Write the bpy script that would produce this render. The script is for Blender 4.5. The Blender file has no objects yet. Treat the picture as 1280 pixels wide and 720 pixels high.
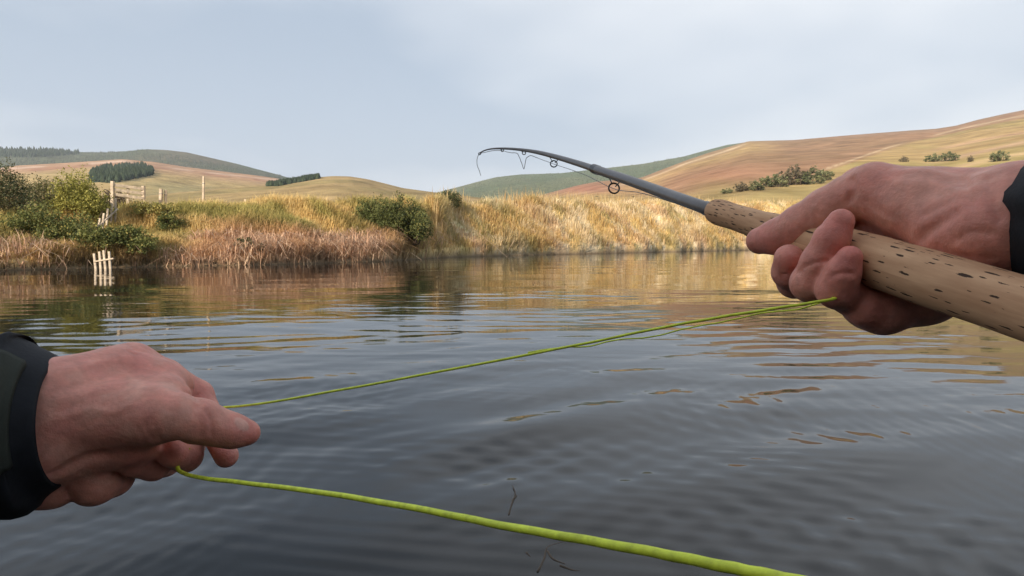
import bpy, math, random
import numpy as np
from mathutils import Vector, Matrix
random.seed(7); RNG = np.random.default_rng(11)
SC = bpy.context.scene
COL = SC.collection

# ------------------------------------------------------------------ camera
F = 763.0; CX = 640.0; CY = 360.0; HZ = 307.0; CAMZ = 0.48
PITCH = math.atan((CY-HZ)/F)
cam = bpy.data.cameras.new('camera'); camo = bpy.data.objects.new('camera', cam); COL.objects.link(camo)
camo.location = (0, 0, CAMZ); camo.rotation_euler = (math.pi/2-PITCH, 0, 0)
cam.sensor_width = 36; cam.lens = F/1280*36; cam.clip_start = 0.02; cam.clip_end = 20000
SC.camera = camo
# ------------------------------------------------------------------ world and sun
SUN_EL = math.radians(22); SUN_DIR = Vector((0.52, 0.85, 0)).normalized()      # the way the light travels
W = bpy.data.worlds.new('World'); SC.world = W; W.use_nodes = True
nt = W.node_tree; nt.nodes.clear()
def N(nt, t, **kw):
    n = nt.nodes.new(t)
    for k, v in kw.items(): setattr(n, k, v)
    return n
out = N(nt, 'ShaderNodeOutputWorld'); bg = N(nt, 'ShaderNodeBackground'); bg.inputs['Strength'].default_value = 0.082
sky = N(nt, 'ShaderNodeTexSky', sky_type='NISHITA', sun_disc=False, sun_elevation=SUN_EL,
        sun_rotation=math.atan2(-SUN_DIR.x, -SUN_DIR.y), air_density=1.2, dust_density=1.5, ozone_density=1.0)
tc = N(nt, 'ShaderNodeTexCoord'); sep = N(nt, 'ShaderNodeSeparateXYZ'); nt.links.new(tc.outputs['Generated'], sep.inputs[0])
zz = N(nt, 'ShaderNodeMath', operation='ADD'); zz.inputs[1].default_value = 0.22
ab = N(nt, 'ShaderNodeMath', operation='ABSOLUTE'); nt.links.new(sep.outputs[2], ab.inputs[0]); nt.links.new(ab.outputs[0], zz.inputs[0])
dx = N(nt, 'ShaderNodeMath', operation='DIVIDE'); dy = N(nt, 'ShaderNodeMath', operation='DIVIDE')
for d, i in ((dx, 0), (dy, 1)):
    nt.links.new(sep.outputs[i], d.inputs[0]); nt.links.new(zz.outputs[0], d.inputs[1])
cmb = N(nt, 'ShaderNodeCombineXYZ'); nt.links.new(dx.outputs[0], cmb.inputs[0]); nt.links.new(dy.outputs[0], cmb.inputs[1])
cmb.inputs[2].default_value = 28.2
n1 = N(nt, 'ShaderNodeTexNoise'); n1.inputs['Scale'].default_value = 0.5; n1.inputs['Detail'].default_value = 4; n1.inputs['Roughness'].default_value = 0.5
n1.inputs['Distortion'].default_value = 0.15
nt.links.new(cmb.outputs[0], n1.inputs['Vector'])
cr = N(nt, 'ShaderNodeValToRGB'); e = cr.color_ramp.elements
e[0].position = 0.42; e[0].color = (3.9, 4.7, 5.8, 1); e[1].position = 0.62; e[1].color = (7.9, 8.15, 8.5, 1)
nt.links.new(n1.outputs['Fac'], cr.inputs['Fac'])
mx = N(nt, 'ShaderNodeMix', data_type='RGBA'); mx.inputs['Factor'].default_value = 0.86
nt.links.new(sky.outputs[0], mx.inputs[6]); nt.links.new(cr.outputs[0], mx.inputs[7])
hr = N(nt, 'ShaderNodeMapRange'); hr.inputs[1].default_value = 0; hr.inputs[2].default_value = .30; hr.inputs[3].default_value = .5; hr.inputs[4].default_value = 0
nt.links.new(ab.outputs[0], hr.inputs[0])                   # thin bright veil towards the horizon, all the way round
mh = N(nt, 'ShaderNodeMix', data_type='RGBA'); mh.inputs[7].default_value = (5.6, 6.45, 7.5, 1)
nt.links.new(hr.outputs[0], mh.inputs[0]); nt.links.new(mx.outputs[2], mh.inputs[6])
nt.links.new(mh.outputs[2], bg.inputs['Color']); nt.links.new(bg.outputs[0], out.inputs[0])
sun = bpy.data.lights.new('sun', 'SUN'); suno = bpy.data.objects.new('sun', sun); COL.objects.link(suno)
sun.energy = 5.0; sun.angle = math.radians(0.6); sun.color = (1.0, 0.86, 0.69)
sd = Vector((SUN_DIR.x*math.cos(SUN_EL), SUN_DIR.y*math.cos(SUN_EL), -math.sin(SUN_EL)))
suno.rotation_euler = sd.to_track_quat('-Z', 'Y').to_euler()
SC.view_settings.view_transform = 'Standard'; SC.view_settings.look = 'None'
SC.view_settings.exposure = 0.62; SC.view_settings.gamma = 1.0
SC.cycles.max_bounces = 6; SC.cycles.use_denoising = True

# ------------------------------------------------------------------ helpers
SP, CP = math.sin(PITCH), math.cos(PITCH)
def c2w(p):
    p = np.asarray(p, float); X, Y, D = p[..., 0], p[..., 1], p[..., 2]
    return np.stack([X, D*CP+Y*SP, CAMZ+Y*CP-D*SP], -1)
def PX(px, py, d): return np.array([(px-CX)/F*d, (CY-py)/F*d, d])       # camera space
def ratio(px, py):
    X = (px-CX)/F; Y = (CY-py)/F
    y = CP+Y*SP; return X/y, (Y*CP-SP)/y
def pos(px, py, D):
    a, b = ratio(px, py); return np.array([a*D, D, CAMZ+b*D])
def hash2(ix, iy, seed):
    n = (ix.astype(np.int64)*374761393+iy.astype(np.int64)*668265263+seed*974634287) & 0x7fffffff
    n = ((n ^ (n >> 13))*1274126177) & 0x7fffffff
    return ((n ^ (n >> 16)) & 0xffff)/65535.0
def vnoise(x, y, seed=0):
    x = np.asarray(x, float); y = np.asarray(y, float)
    ix = np.floor(x); iy = np.floor(y); fx = x-ix; fy = y-iy
    fx = fx*fx*(3-2*fx); fy = fy*fy*(3-2*fy)
    a = hash2(ix, iy, seed); b = hash2(ix+1, iy, seed); c = hash2(ix, iy+1, seed); d = hash2(ix+1, iy+1, seed)
    return (a*(1-fx)+b*fx)*(1-fy)+(c*(1-fx)+d*fx)*fy
def fbm(x, y, seed=0, o=4):
    s = 0; a = 0.5; t = 0
    for i in range(o):
        s = s+a*vnoise(x*2**i, y*2**i, seed+i); t += a; a *= 0.5
    return s/t
def sstep(a, b, x):
    t = np.clip((np.asarray(x, float)-a)/(b-a), 0, 1); return t*t*(3-2*t)
def mix(a, b, t):
    t = np.asarray(t)[..., None]; return np.asarray(a)*(1-t)+np.asarray(b)*t

def mesh_np(name, V, Fc, col=None, smooth=False):
    V = np.asarray(V, np.float32); Fc = np.asarray(Fc, np.int32); k = Fc.shape[1]
    me = bpy.data.meshes.new(name); me.vertices.add(len(V)); me.vertices.foreach_set('co', V.ravel())
    me.loops.add(Fc.size); me.loops.foreach_set('vertex_index', Fc.ravel())
    me.polygons.add(len(Fc)); me.polygons.foreach_set('loop_start', np.arange(0, Fc.size, k, dtype=np.int32))
    me.polygons.foreach_set('loop_total', np.full(len(Fc), k, np.int32))
    if smooth: me.polygons.foreach_set('use_smooth', np.ones(len(Fc), bool))
    me.update(calc_edges=True); me.validate()
    if col is not None:
        a = me.color_attributes.new('tint', 'FLOAT_COLOR', 'POINT')
        c = np.ones((len(V), 4), np.float32); c[:, :3] = col; a.data.foreach_set('color', c.ravel())
    return me
def link(name, me, mat=None, parent=None, loc=None):
    o = bpy.data.objects.new(name, me); COL.objects.link(o)
    if mat: me.materials.append(mat)
    if parent:
        o.parent = parent; o.matrix_parent_inverse = Matrix.Translation(-parent.location) if parent.type == 'EMPTY' and parent.parent is None and not any(parent.rotation_euler) else Matrix()
        if parent.parent is not None or parent.type != 'EMPTY': o.matrix_parent_inverse = Matrix()
    if loc is not None: o.location = loc
    return o
def thing(name, label, cat, loc=(0, 0, 0), group=None):
    o = bpy.data.objects.new(name, None); COL.objects.link(o); o.location = loc; o.empty_display_size = 0.1
    o['label'] = label; o['category'] = cat
    if group: o['group'] = group
    return o
def structure(o): o['kind'] = 'structure'; return o
def stuff(o, label, cat): o['kind'] = 'stuff'; o['label'] = label; o['category'] = cat; return o

class MB:                                    # collects simple shapes into one mesh
    def __init__(s): s.v = []; s.f = []
    def box(s, c, size, R=None):
        c = np.array(c, float); b = len(s.v)
        for x in (-.5, .5):
            for y in (-.5, .5):
                for z in (-.5, .5):
                    p = np.array([x*size[0], y*size[1], z*size[2]])
                    if R is not None: p = R@p
                    s.v.append(tuple(c+p))
        s.f += [tuple(b+i for i in q) for q in ((0, 1, 3, 2), (4, 6, 7, 5), (0, 4, 5, 1), (2, 3, 7, 6), (0, 2, 6, 4), (1, 5, 7, 3))]; return s
    def bar(s, a, b, w, h, taper=1.0):
        a = np.array(a, float); b = np.array(b, float); z = b-a; L = np.linalg.norm(z); z /= L
        u = np.cross(z, (0, 0, 1.0) if abs(z[2]) < .9 else (0, 1.0, 0)); u /= np.linalg.norm(u); v = np.cross(z, u); k = len(s.v)
        for p, t in ((a, 1), (b, taper)):
            for i, j in ((-1, -1), (1, -1), (1, 1), (-1, 1)): s.v.append(tuple(p+u*i*w/2*t+v*j*h/2*t))
        s.f += [(k, k+1, k+2, k+3)[::-1], (k+4, k+5, k+6, k+7)]+[(k+i, k+(i+1) % 4, k+4+(i+1) % 4, k+4+i) for i in range(4)]; return s
    def tube(s, pts, rad, n=10, cap=True):
        V, Fq = sweep(pts, rad, n); k = len(s.v); s.v += [tuple(p) for p in V]; s.f += [tuple(int(i)+k for i in q) for q in Fq]
        if cap:
            m = len(pts); s.f.append(tuple(k+i for i in range(n))[::-1]); s.f.append(tuple(k+(m-1)*n+i for i in range(n)))
        return s
    def mesh(s, name, smooth=False):
        me = bpy.data.meshes.new(name); me.from_pydata(s.v, [], s.f); me.update()
        if smooth:
            for p in me.polygons: p.use_smooth = True
        return me
def frames(pts):
    pts = np.asarray(pts, float); t = np.gradient(pts, axis=0); t /= np.linalg.norm(t, axis=1)[:, None]+1e-12
    u = np.cross(t[0], (0, 0, 1.0)); u = u if np.linalg.norm(u) > .05 else np.cross(t[0], (1.0, 0, 0)); u /= np.linalg.norm(u)
    U = []
    for i in range(len(pts)):
        u = u-t[i]*np.dot(u, t[i]); u /= np.linalg.norm(u); U.append(u)
    U = np.array(U); return t, U, np.cross(t, U)
def sweep(pts, rad, n=10, disp=None):
    pts = np.asarray(pts, float); m = len(pts); rad = np.broadcast_to(np.asarray(rad, float), (m,))
    t, U, Vv = frames(pts); th = np.arange(n)/n*2*math.pi
    R = rad[:, None]*np.ones((1, n))
    if disp is not None: R = R+disp(np.arange(m)[:, None]/(m-1), th[None, :])
    P = pts[:, None]+R[..., None]*(np.cos(th)[None, :, None]*U[:, None]+np.sin(th)[None, :, None]*Vv[:, None])
    i = np.arange(m-1)[:, None]*n; j = np.arange(n)[None, :]; j2 = (j+1) % n
    Fq = np.stack([i+j, i+j2, i+n+j2, i+n+j], -1).reshape(-1, 4); return P.reshape(-1, 3), Fq
def cr_path(pts, k=8):                        # Catmull-Rom through points
    p = np.asarray(pts, float); p = np.vstack([2*p[0]-p[1], p, 2*p[-1]-p[-2]]); o = []
    for i in range(1, len(p)-2):
        for t in np.arange(k)/k:
            o.append(.5*((2*p[i])+(-p[i-1]+p[i+1])*t+(2*p[i-1]-5*p[i]+4*p[i+1]-p[i+2])*t*t+(-p[i-1]+3*p[i]-3*p[i+1]+p[i+2])*t**3))
    o.append(p[-2]); return np.array(o)

# ------------------------------------------------------------------ materials
def mat(name, base=(.5, .5, .5), rough=.7, attr=False, nscale=None, namp=.35, bump=None, bscale=40, spec=.3, sss=0, det=4, ncol=None, bdist=.01, metal=0, trans=0):
    m = bpy.data.materials.new(name); m.use_nodes = True; t = m.node_tree; b = t.nodes['Principled BSDF']
    b.inputs['Roughness'].default_value = rough; b.inputs['Specular IOR Level'].default_value = spec; b.inputs['Metallic'].default_value = metal
    b.inputs['Base Color'].default_value = (*base, 1); src = None
    co = N(t, 'ShaderNodeTexCoord')
    if attr:
        a = N(t, 'ShaderNodeAttribute', attribute_name='tint'); src = a.outputs['Color']
    if nscale:
        no = N(t, 'ShaderNodeTexNoise'); no.inputs['Scale'].default_value = nscale; no.inputs['Detail'].default_value = det; no.inputs['Roughness'].default_value = .6
        t.links.new(co.outputs['Object'], no.inputs['Vector'])
        r = N(t, 'ShaderNodeMapRange'); r.inputs[1].default_value = .3; r.inputs[2].default_value = .7; r.inputs[3].default_value = 1-namp; r.inputs[4].default_value = 1+namp
        t.links.new(no.outputs['Fac'], r.inputs[0])
        mm = N(t, 'ShaderNodeMix', data_type='RGBA', blend_type='MULTIPLY'); mm.inputs['Factor'].default_value = 1
        if src: t.links.new(src, mm.inputs[6])
        else: mm.inputs[6].default_value = (*base, 1)
        t.links.new(r.outputs[0], mm.inputs[7]); src = mm.outputs[2]
    if src: t.links.new(src, b.inputs['Base Color'])
    if bump:
        bn = N(t, 'ShaderNodeTexNoise'); bn.inputs['Scale'].default_value = bscale; bn.inputs['Detail'].default_value = 5; bn.inputs['Roughness'].default_value = .65
        t.links.new(co.outputs['Object'], bn.inputs['Vector'])
        bu = N(t, 'ShaderNodeBump'); bu.inputs['Strength'].default_value = bump; bu.inputs['Distance'].default_value = bdist
        t.links.new(bn.outputs['Fac'], bu.inputs['Height']); t.links.new(bu.outputs[0], b.inputs['Normal'])
    if sss:
        b.inputs['Subsurface Weight'].default_value = sss; b.inputs['Subsurface Radius'].default_value = (1, .35, .2); b.inputs['Subsurface Scale'].default_value = .006
    if trans:
        o = t.nodes['Material Output']; tr = N(t, 'ShaderNodeBsdfTranslucent'); ms = N(t, 'ShaderNodeMixShader'); ms.inputs[0].default_value = trans
        if src: t.links.new(src, tr.inputs['Color'])
        else: tr.inputs['Color'].default_value = (*base, 1)
        t.links.new(b.outputs[0], ms.inputs[1]); t.links.new(tr.outputs[0], ms.inputs[2]); t.links.new(ms.outputs[0], o.inputs['Surface'])
    return m
M_ground = mat('ground_earth', attr=True, nscale=1.3, namp=.35, bump=.6, bscale=5, bdist=.15, rough=.95, spec=.05)
M_hill = mat('hill_turf', attr=True, nscale=.06, namp=.34, det=12, bump=.55, bscale=.10, bdist=3.0, rough=.95, spec=.02)
M_blade = mat('dry_blades', attr=True, rough=.75, spec=.12, trans=.38)
M_leaf = mat('leaves', attr=True, rough=.6, spec=.2, trans=.22)
M_conifer = mat('conifer', attr=True, rough=.9, spec=.05)
M_wood = mat('weathered_wood', (.52, .43, .33), rough=.85, nscale=9, namp=.35, bump=.4, bscale=30)
M_bark = mat('bark', (.10, .075, .055), rough=.9, nscale=14, namp=.4)
M_blank = mat('rod_blank', (.12, .108, .105), rough=.38, spec=.5, nscale=60, namp=.15)
M_dark = mat('thread_wrap', (.018, .018, .02), rough=.35, spec=.5, nscale=90, namp=.2)
M_metal = mat('guide_steel', (.16, .16, .17), rough=.3, metal=1.0, nscale=60, namp=.1)
M_seat = mat('reel_seat_alloy', (.12, .12, .13), rough=.35, metal=.9, nscale=30, namp=.1)
M_jacket = mat('jacket_cloth', (.011, .012, .015), rough=.7, spec=.25, nscale=60, namp=.3, bump=.35, bscale=350, bdist=.001)
M_olive = mat('olive_cloth', (.030, .034, .026), rough=.75, spec=.25, nscale=40, namp=.3, bump=.4, bscale=500, bdist=.001)
M_wader = mat('wader_cloth', (.07, .065, .05), rough=.8, nscale=20, namp=.2)

# fluorescent line: woven coating with slight mottling
M_line = mat('fly_line_coating', (.62, .71, .05), rough=.5, spec=.4, nscale=200, namp=.25, bump=.2, bscale=900, bdist=.0004)
M_leader = mat('leader_mono', (.16, .16, .17), rough=.35, spec=.5, nscale=60, namp=.1)

# skin
M_skin = mat('skin', attr=True, nscale=110, namp=.16, rough=.5, spec=.4, sss=.25, bump=.55, bscale=260, bdist=.0015)
# cork: rings, grain and dark pits that run along the grip
def cork():
    m = bpy.data.materials.new('cork'); m.use_nodes = True; t = m.node_tree; b = t.nodes['Principled BSDF']; L = t.links.new
    b.inputs['Roughness'].default_value = .72; b.inputs['Specular IOR Level'].default_value = .25
    uv = N(t, 'ShaderNodeUVMap', uv_map='grip')
    mp = N(t, 'ShaderNodeMapping'); mp.inputs['Scale'].default_value = (115, 720, 1); L(uv.outputs[0], mp.inputs[0])
    vo = N(t, 'ShaderNodeTexVoronoi'); vo.inputs['Scale'].default_value = 1; vo.inputs['Randomness'].default_value = 1
    wn = N(t, 'ShaderNodeTexNoise'); wn.inputs['Scale'].default_value = .8; wn.inputs['Detail'].default_value = 5; wn.inputs['Roughness'].default_value = .7
    L(mp.outputs[0], wn.inputs['Vector'])
    av = N(t, 'ShaderNodeMix', data_type='RGBA', blend_type='LINEAR_LIGHT'); av.inputs['Factor'].default_value = .55
    L(mp.outputs[0], av.inputs[6]); L(wn.outputs['Color'], av.inputs[7]); L(av.outputs[2], vo.inputs['Vector'])
    pit = N(t, 'ShaderNodeMath', operation='LESS_THAN'); 
    sepc = N(t, 'ShaderNodeSeparateColor'); L(vo.outputs['Color'], sepc.inputs[0])
    th = N(t, 'ShaderNodeMapRange'); th.inputs[1].default_value = .62; th.inputs[2].default_value = 1.0; th.inputs[3].default_value = 0.06; th.inputs[4].default_value = .50
    L(sepc.outputs[0], th.inputs[0]); L(vo.outputs['Distance'], pit.inputs[0]); L(th.outputs[0], pit.inputs[1])
    n2 = N(t, 'ShaderNodeTexNoise'); n2.inputs['Scale'].default_value = .11; n2.inputs['Detail'].default_value = 6; n2.inputs['Roughness'].default_value = .65
    L(mp.outputs[0], n2.inputs['Vector'])
    r = N(t, 'ShaderNodeValToRGB'); r.color_ramp.elements[0].position = .3; r.color_ramp.elements[0].color = (.40, .205, .105, 1)
    r.color_ramp.elements[1].position = .72; r.color_ramp.elements[1].color = (.70, .43, .25, 1); L(n2.outputs['Fac'], r.inputs[0])
    mxx = N(t, 'ShaderNodeMix', data_type='RGBA'); L(pit.outputs[0], mxx.inputs[0]); L(r.outputs[0], mxx.inputs[6]); mxx.inputs[7].default_value = (.055, .03, .018, 1)
    L(mxx.outputs[2], b.inputs['Base Color'])
    s = N(t, 'ShaderNodeMath', operation='SUBTRACT'); s.inputs[0].default_value = 1; L(pit.outputs[0], s.inputs[1])
    ad = N(t, 'ShaderNodeMath', operation='MULTIPLY_ADD'); L(n2.outputs['Fac'], ad.inputs[0]); ad.inputs[1].default_value = .35; L(s.outputs[0], ad.inputs[2])
    bu = N(t, 'ShaderNodeBump'); bu.inputs['Strength'].default_value = .55; bu.inputs['Distance'].default_value = .0012
    L(ad.outputs[0], bu.inputs['Height']); L(bu.outputs[0], b.inputs['Normal']); return m
M_cork = cork()
def water_mat():
    m = bpy.data.materials.new('river_water'); m.use_nodes = True; t = m.node_tree; b = t.nodes['Principled BSDF']; L = t.links.new
    b.inputs['Base Color'].default_value = (.009, .010, .010, 1); b.inputs['Roughness'].default_value = .035; b.inputs['IOR'].default_value = 1.333
    co = N(t, 'ShaderNodeTexCoord'); h = None
    for sc, amp, rot in (((1.1, 3.4, 1), 1.0, 14), ((3.4, 11, 1), .30, 8)):
        mp = N(t, 'ShaderNodeMapping'); mp.inputs['Scale'].default_value = sc; mp.inputs['Rotation'].default_value = (0, 0, math.radians(rot)); L(co.outputs['Object'], mp.inputs[0])
        n = N(t, 'ShaderNodeTexNoise'); n.inputs['Scale'].default_value = 1; n.inputs['Detail'].default_value = 2.5; n.inputs['Roughness'].default_value = .45; n.inputs['Distortion'].default_value = .5
        L(mp.outputs[0], n.inputs['Vector'])
        mu = N(t, 'ShaderNodeMath', operation='MULTIPLY'); L(n.outputs['Fac'], mu.inputs[0]); mu.inputs[1].default_value = amp
        if h is None: h = mu.outputs[0]
        else:
            a = N(t, 'ShaderNodeMath', operation='ADD'); L(h, a.inputs[0]); L(mu.outputs[0], a.inputs[1]); h = a.outputs[0]
    # calmer and livelier patches of surface
    mp = N(t, 'ShaderNodeMapping'); mp.inputs['Scale'].default_value = (.10, .32, 1); mp.inputs['Rotation'].default_value = (0, 0, math.radians(-9)); L(co.outputs['Object'], mp.inputs[0])
    pn = N(t, 'ShaderNodeTexNoise'); pn.inputs['Scale'].default_value = 1; pn.inputs['Detail'].default_value = 2; L(mp.outputs[0], pn.inputs['Vector'])
    pr = N(t, 'ShaderNodeMapRange'); pr.inputs[1].default_value = .40; pr.inputs[2].default_value = .62; pr.inputs[3].default_value = .10; pr.inputs[4].default_value = .9; L(pn.outputs['Fac'], pr.inputs[0])
    bu = N(t, 'ShaderNodeBump'); bu.inputs['Distance'].default_value = .0055; L(pr.outputs[0], bu.inputs['Strength']); L(h, bu.inputs['Height']); L(bu.outputs[0], b.inputs['Normal'])
    return m
M_water = water_mat()

# ------------------------------------------------------------------ ground: far bank, meadow to the horizon
edge_px = [(-260, 345), (0, 338), (200, 333), (330, 331), (480, 326.5), (560, 321.5), (700, 318), (930, 313), (1280, 311)]
E = []
for px, py in edge_px:
    a, b = ratio(px, py); y = -CAMZ/b; E.append((a*y, y))
E = np.array(E); E = np.vstack([[-160, E[0, 1]-30], [-60, E[0, 1]-3.0], E, [160, E[-1, 1]+70]])
def edge_y(x): return np.interp(x, E[:, 0], E[:, 1])+((vnoise(np.asarray(x)*.55, 0*np.asarray(x), 5)-.5)*.6+(vnoise(np.asarray(x)*2.1, 0*np.asarray(x), 6)-.5)*.25)*np.clip(np.interp(x, E[:, 0], E[:, 1])/26, .5, 1.6)
bank_w = np.interp(E[:, 0], [-12, -3, 2, 25], [5.2, 5.4, 5.8, 7.5]); bank_t = CAMZ+(HZ-253)/F*(E[:, 1]+bank_w/.92)-.20
bank_t[:2] = bank_t[2]; bank_t[-1] = bank_t[-2]
def gz(x, y):
    x = np.asarray(x, float); y = np.asarray(y, float); s = (y-edge_y(x))*.92
    top = np.interp(x, E[:, 0], bank_t); w = np.interp(x, E[:, 0], bank_w)
    u = np.clip(s/w, 0, 1); prof = .14*sstep(0, .05, u)+.86*(.5*u+.5*sstep(0, 1, u))
    z = top*prof+(fbm(x*.6, y*.6, 21)-.5)*.42*sstep(0, 1.2, s)*(1-sstep(.9, 1.3, s/w)*.75)
    z = np.where(s < 0, np.maximum(-.8, s*.5)-.02, z)
    return z+(fbm(x*.02, y*.02, 31)-.5)*1.2*sstep(25, 90, s)
_op = np.array(edge_px, float); OLD_E = 763*1.1/(_op[:, 1]-290)          # depth of the bank foot in the first survey
def kscale(px):
    new = np.interp(px, _op[:, 0], E[2:-1, 1]); return float(new/np.interp(px, _op[:, 0], OLD_E))
def bank_col(x, y):
    s = (y-edge_y(x))*.92; n = fbm(x*.35, y*.35, 41); n2 = fbm(x*1.1, y*1.1, 43)
    straw = np.array((.74, .57, .27)); ochre = np.array((.70, .51, .22)); rust = np.array((.58, .35, .215)); grn = np.array((.38, .36, .11)); pale = np.array((.86, .73, .51))
    left = 1-sstep(-3.8, -2.0, x)
    c = mix(mix(straw, ochre, sstep(.35, .6, n)), grn, left*sstep(.42, .66, n2)*.75)
    n3 = fbm(x*.55+9, y*.9, 45); n4 = fbm(x*.8+3, y*1.4, 49)
    c = mix(c, pale, (1-left)*sstep(.42, .58, n2)*.85); c = mix(c, (.50, .29, .14), sstep(.54, .66, n3)*.5); c = mix(c, (.33, .30, .11), sstep(.54, .66, n4)*.6)
    c = mix(c, rust, (1-sstep(.8, 2.6, s+(n-.5)*2))*(.12+.75*left*(sstep(-8.4, -7.4, x)*(1-sstep(-4.6, -3.0, x))*.9+.1)))
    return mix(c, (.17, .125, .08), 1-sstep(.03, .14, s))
xs = np.concatenate([np.linspace(-160, -22, 28), np.linspace(-20, 40, 330), np.linspace(42, 160, 30)])
ss = np.concatenate([np.linspace(-3, 0, 5)[:-1], np.linspace(0, 9, 46), np.geomspace(9.6, 4200, 60)])
X, S = np.meshgrid(xs, ss, indexing='ij'); spread = 1+np.clip(S-9, 0, None)/40.0
Xw = X*spread; Yw = edge_y(X)+S/.92
Z = gz(np.where(S < 9, X, Xw), np.where(S < 9, Yw, np.maximum(Yw, edge_y(Xw)+S/.92)))
Z = np.where(S > 30, Z*(1-sstep(30, 90, S))+sstep(30, 90, S)*(2.2+(fbm(Xw*.004, Yw*.004, 33)-.5)*2), Z)
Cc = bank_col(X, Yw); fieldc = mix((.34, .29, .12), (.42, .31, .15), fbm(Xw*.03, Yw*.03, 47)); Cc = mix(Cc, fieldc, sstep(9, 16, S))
def grid_faces(n, m):
    i = np.arange(n-1)[:, None]*m; j = np.arange(m-1)[None, :]
    return np.stack([i+j, i+m+j, i+m+j+1, i+j+1], -1).reshape(-1, 4)
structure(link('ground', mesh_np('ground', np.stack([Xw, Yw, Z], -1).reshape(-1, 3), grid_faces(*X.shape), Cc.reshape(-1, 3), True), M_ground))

# ------------------------------------------------------------------ near bank: unseen steep slope, added behind the angler to keep the sun off
xs = np.linspace(-190, 120, 120); ys = np.concatenate([np.linspace(1.6, -6, 20), np.linspace(-7, -60, 34)])
X, Y = np.meshgrid(xs, ys, indexing='ij'); t = -Y-2.0+(fbm(X*.1, Y*.1, 61)-.5)*1.6
Z = -.93+sstep(.5, 3.5, t)*1.5+np.clip(t-3, 0, None)*.71-np.clip(t-20, 0, None)*.62+(fbm(X*.12, Y*.12, 62)-.5)*1.6*sstep(2, 8, t)
structure(link('shade_bank', mesh_np('shade_bank', np.stack([X, Y, Z], -1).reshape(-1, 3), grid_faces(*X.shape)[:, ::-1],
    mix((.20, .19, .07), (.34, .25, .11), fbm(X*.3, Y*.3, 63)).reshape(-1, 3), True), M_ground))
V = np.array([(-160, -4, -1.2), (160, -4, -1.2), (160, 130, -1.2), (-160, 130, -1.2)], float)
structure(link('riverbed', mesh_np('riverbed', V, [(0, 1, 2, 3)], np.array([(.08, .07, .05)]*4)), M_ground))

# ------------------------------------------------------------------ water: one sheet of real wavelets
az = np.radians(np.concatenate([np.linspace(-180, -72, 40)[:-1], np.linspace(-72, 72, 560), np.linspace(72, 180, 40)[1:]]))
rr = np.concatenate([[0.02], np.geomspace(.35, 150, 640)])
A, Rr = np.meshgrid(az, rr, indexing='ij'); X = np.sin(A)*Rr; Y = np.cos(A)*Rr
keep = np.ones_like(X)
def waves(X, Y, Rr):
    Z = np.zeros_like(X); rg = np.random.default_rng(5)
    calm = sstep(.38, .66, fbm(X*.30+Y*.10, Y*.60-X*.10, 71, 3))                 # livelier patches
    for i in range(34):                                                            # long low ripples, crests nearly square to the view
        lam = 10**rg.uniform(-.95, .45); th = math.radians(rg.normal(100, 20)); k = 2*math.pi/lam
        fade = np.clip(1.3-Rr*.0125/lam*2.2, 0, 1); pat = .12+1.6*calm if lam < .6 else .6+.5*calm
        Z += (.0019+.0022*(1-sstep(1.8, 3.6, Rr)))*(lam/.5)**.2/k*np.sin(k*(X*math.cos(th)+Y*math.sin(th))+rg.uniform(0, 6.3)+1.1*np.sin(X*.5+i)+.8*np.sin(Y*.9+i*2))*fade*pat
    near = 1-sstep(1.5, 3.6, Rr)
    for i in range(12):                                                            # the oblique swell round the wading angler
        lam = rg.uniform(.20, .75); th = math.radians(rg.normal(128, 12)); k = 2*math.pi/lam
        Z += .0170/k*np.sin(k*(X*math.cos(th)+Y*math.sin(th))+rg.uniform(0, 6.3)+1.4*np.sin(X*1.7+Y*.6+i))*near*(.25+1.1*fbm(X*1.1+i, Y*1.1, 73, 2))
    for i in range(16):                                                            # crisp short chop that breaks the reflections into dashes
        lam = rg.uniform(.10, .30); th = math.radians(rg.normal(97, 16)); k = 2*math.pi/lam; pt = sstep(.50, .66, fbm(X*.9+5*i, Y*2.2, 81, 3)); fd = np.clip(1.4-Rr*.0095/lam*2.4, 0, 1)
        Z += .0110/k*np.sin(k*(X*math.cos(th)+Y*math.sin(th))+rg.uniform(0, 6.3)+1.5*np.sin(X*2.3+i)+np.sin(Y*3.1+i))*pt*fd*sstep(.9, 2.0, Rr)
    for i in range(10):
        lam = rg.uniform(.035, .09); th = math.radians(rg.normal(115, 35)); k = 2*math.pi/lam; pt = sstep(.52, .68, fbm(X*1.6+7*i, Y*3.0, 75, 3))
        Z += .040/k*np.sin(k*(X*math.cos(th)+Y*math.sin(th))+rg.uniform(0, 6.3)+1.2*np.sin(X*6+i))*(1-sstep(1.6, 3.2, Rr))*pt
    return Z
Z = waves(X, Y, Rr)*sstep(.02, .6, Rr); Z[:, 0] = 0
Y2 = np.maximum(Y, -3.9+0*Y)
structure(link('water', mesh_np('water', np.stack([X, Y2, Z], -1).reshape(-1, 3), grid_faces(*X.shape)[:, ::-1], None, True), M_water))

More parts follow.
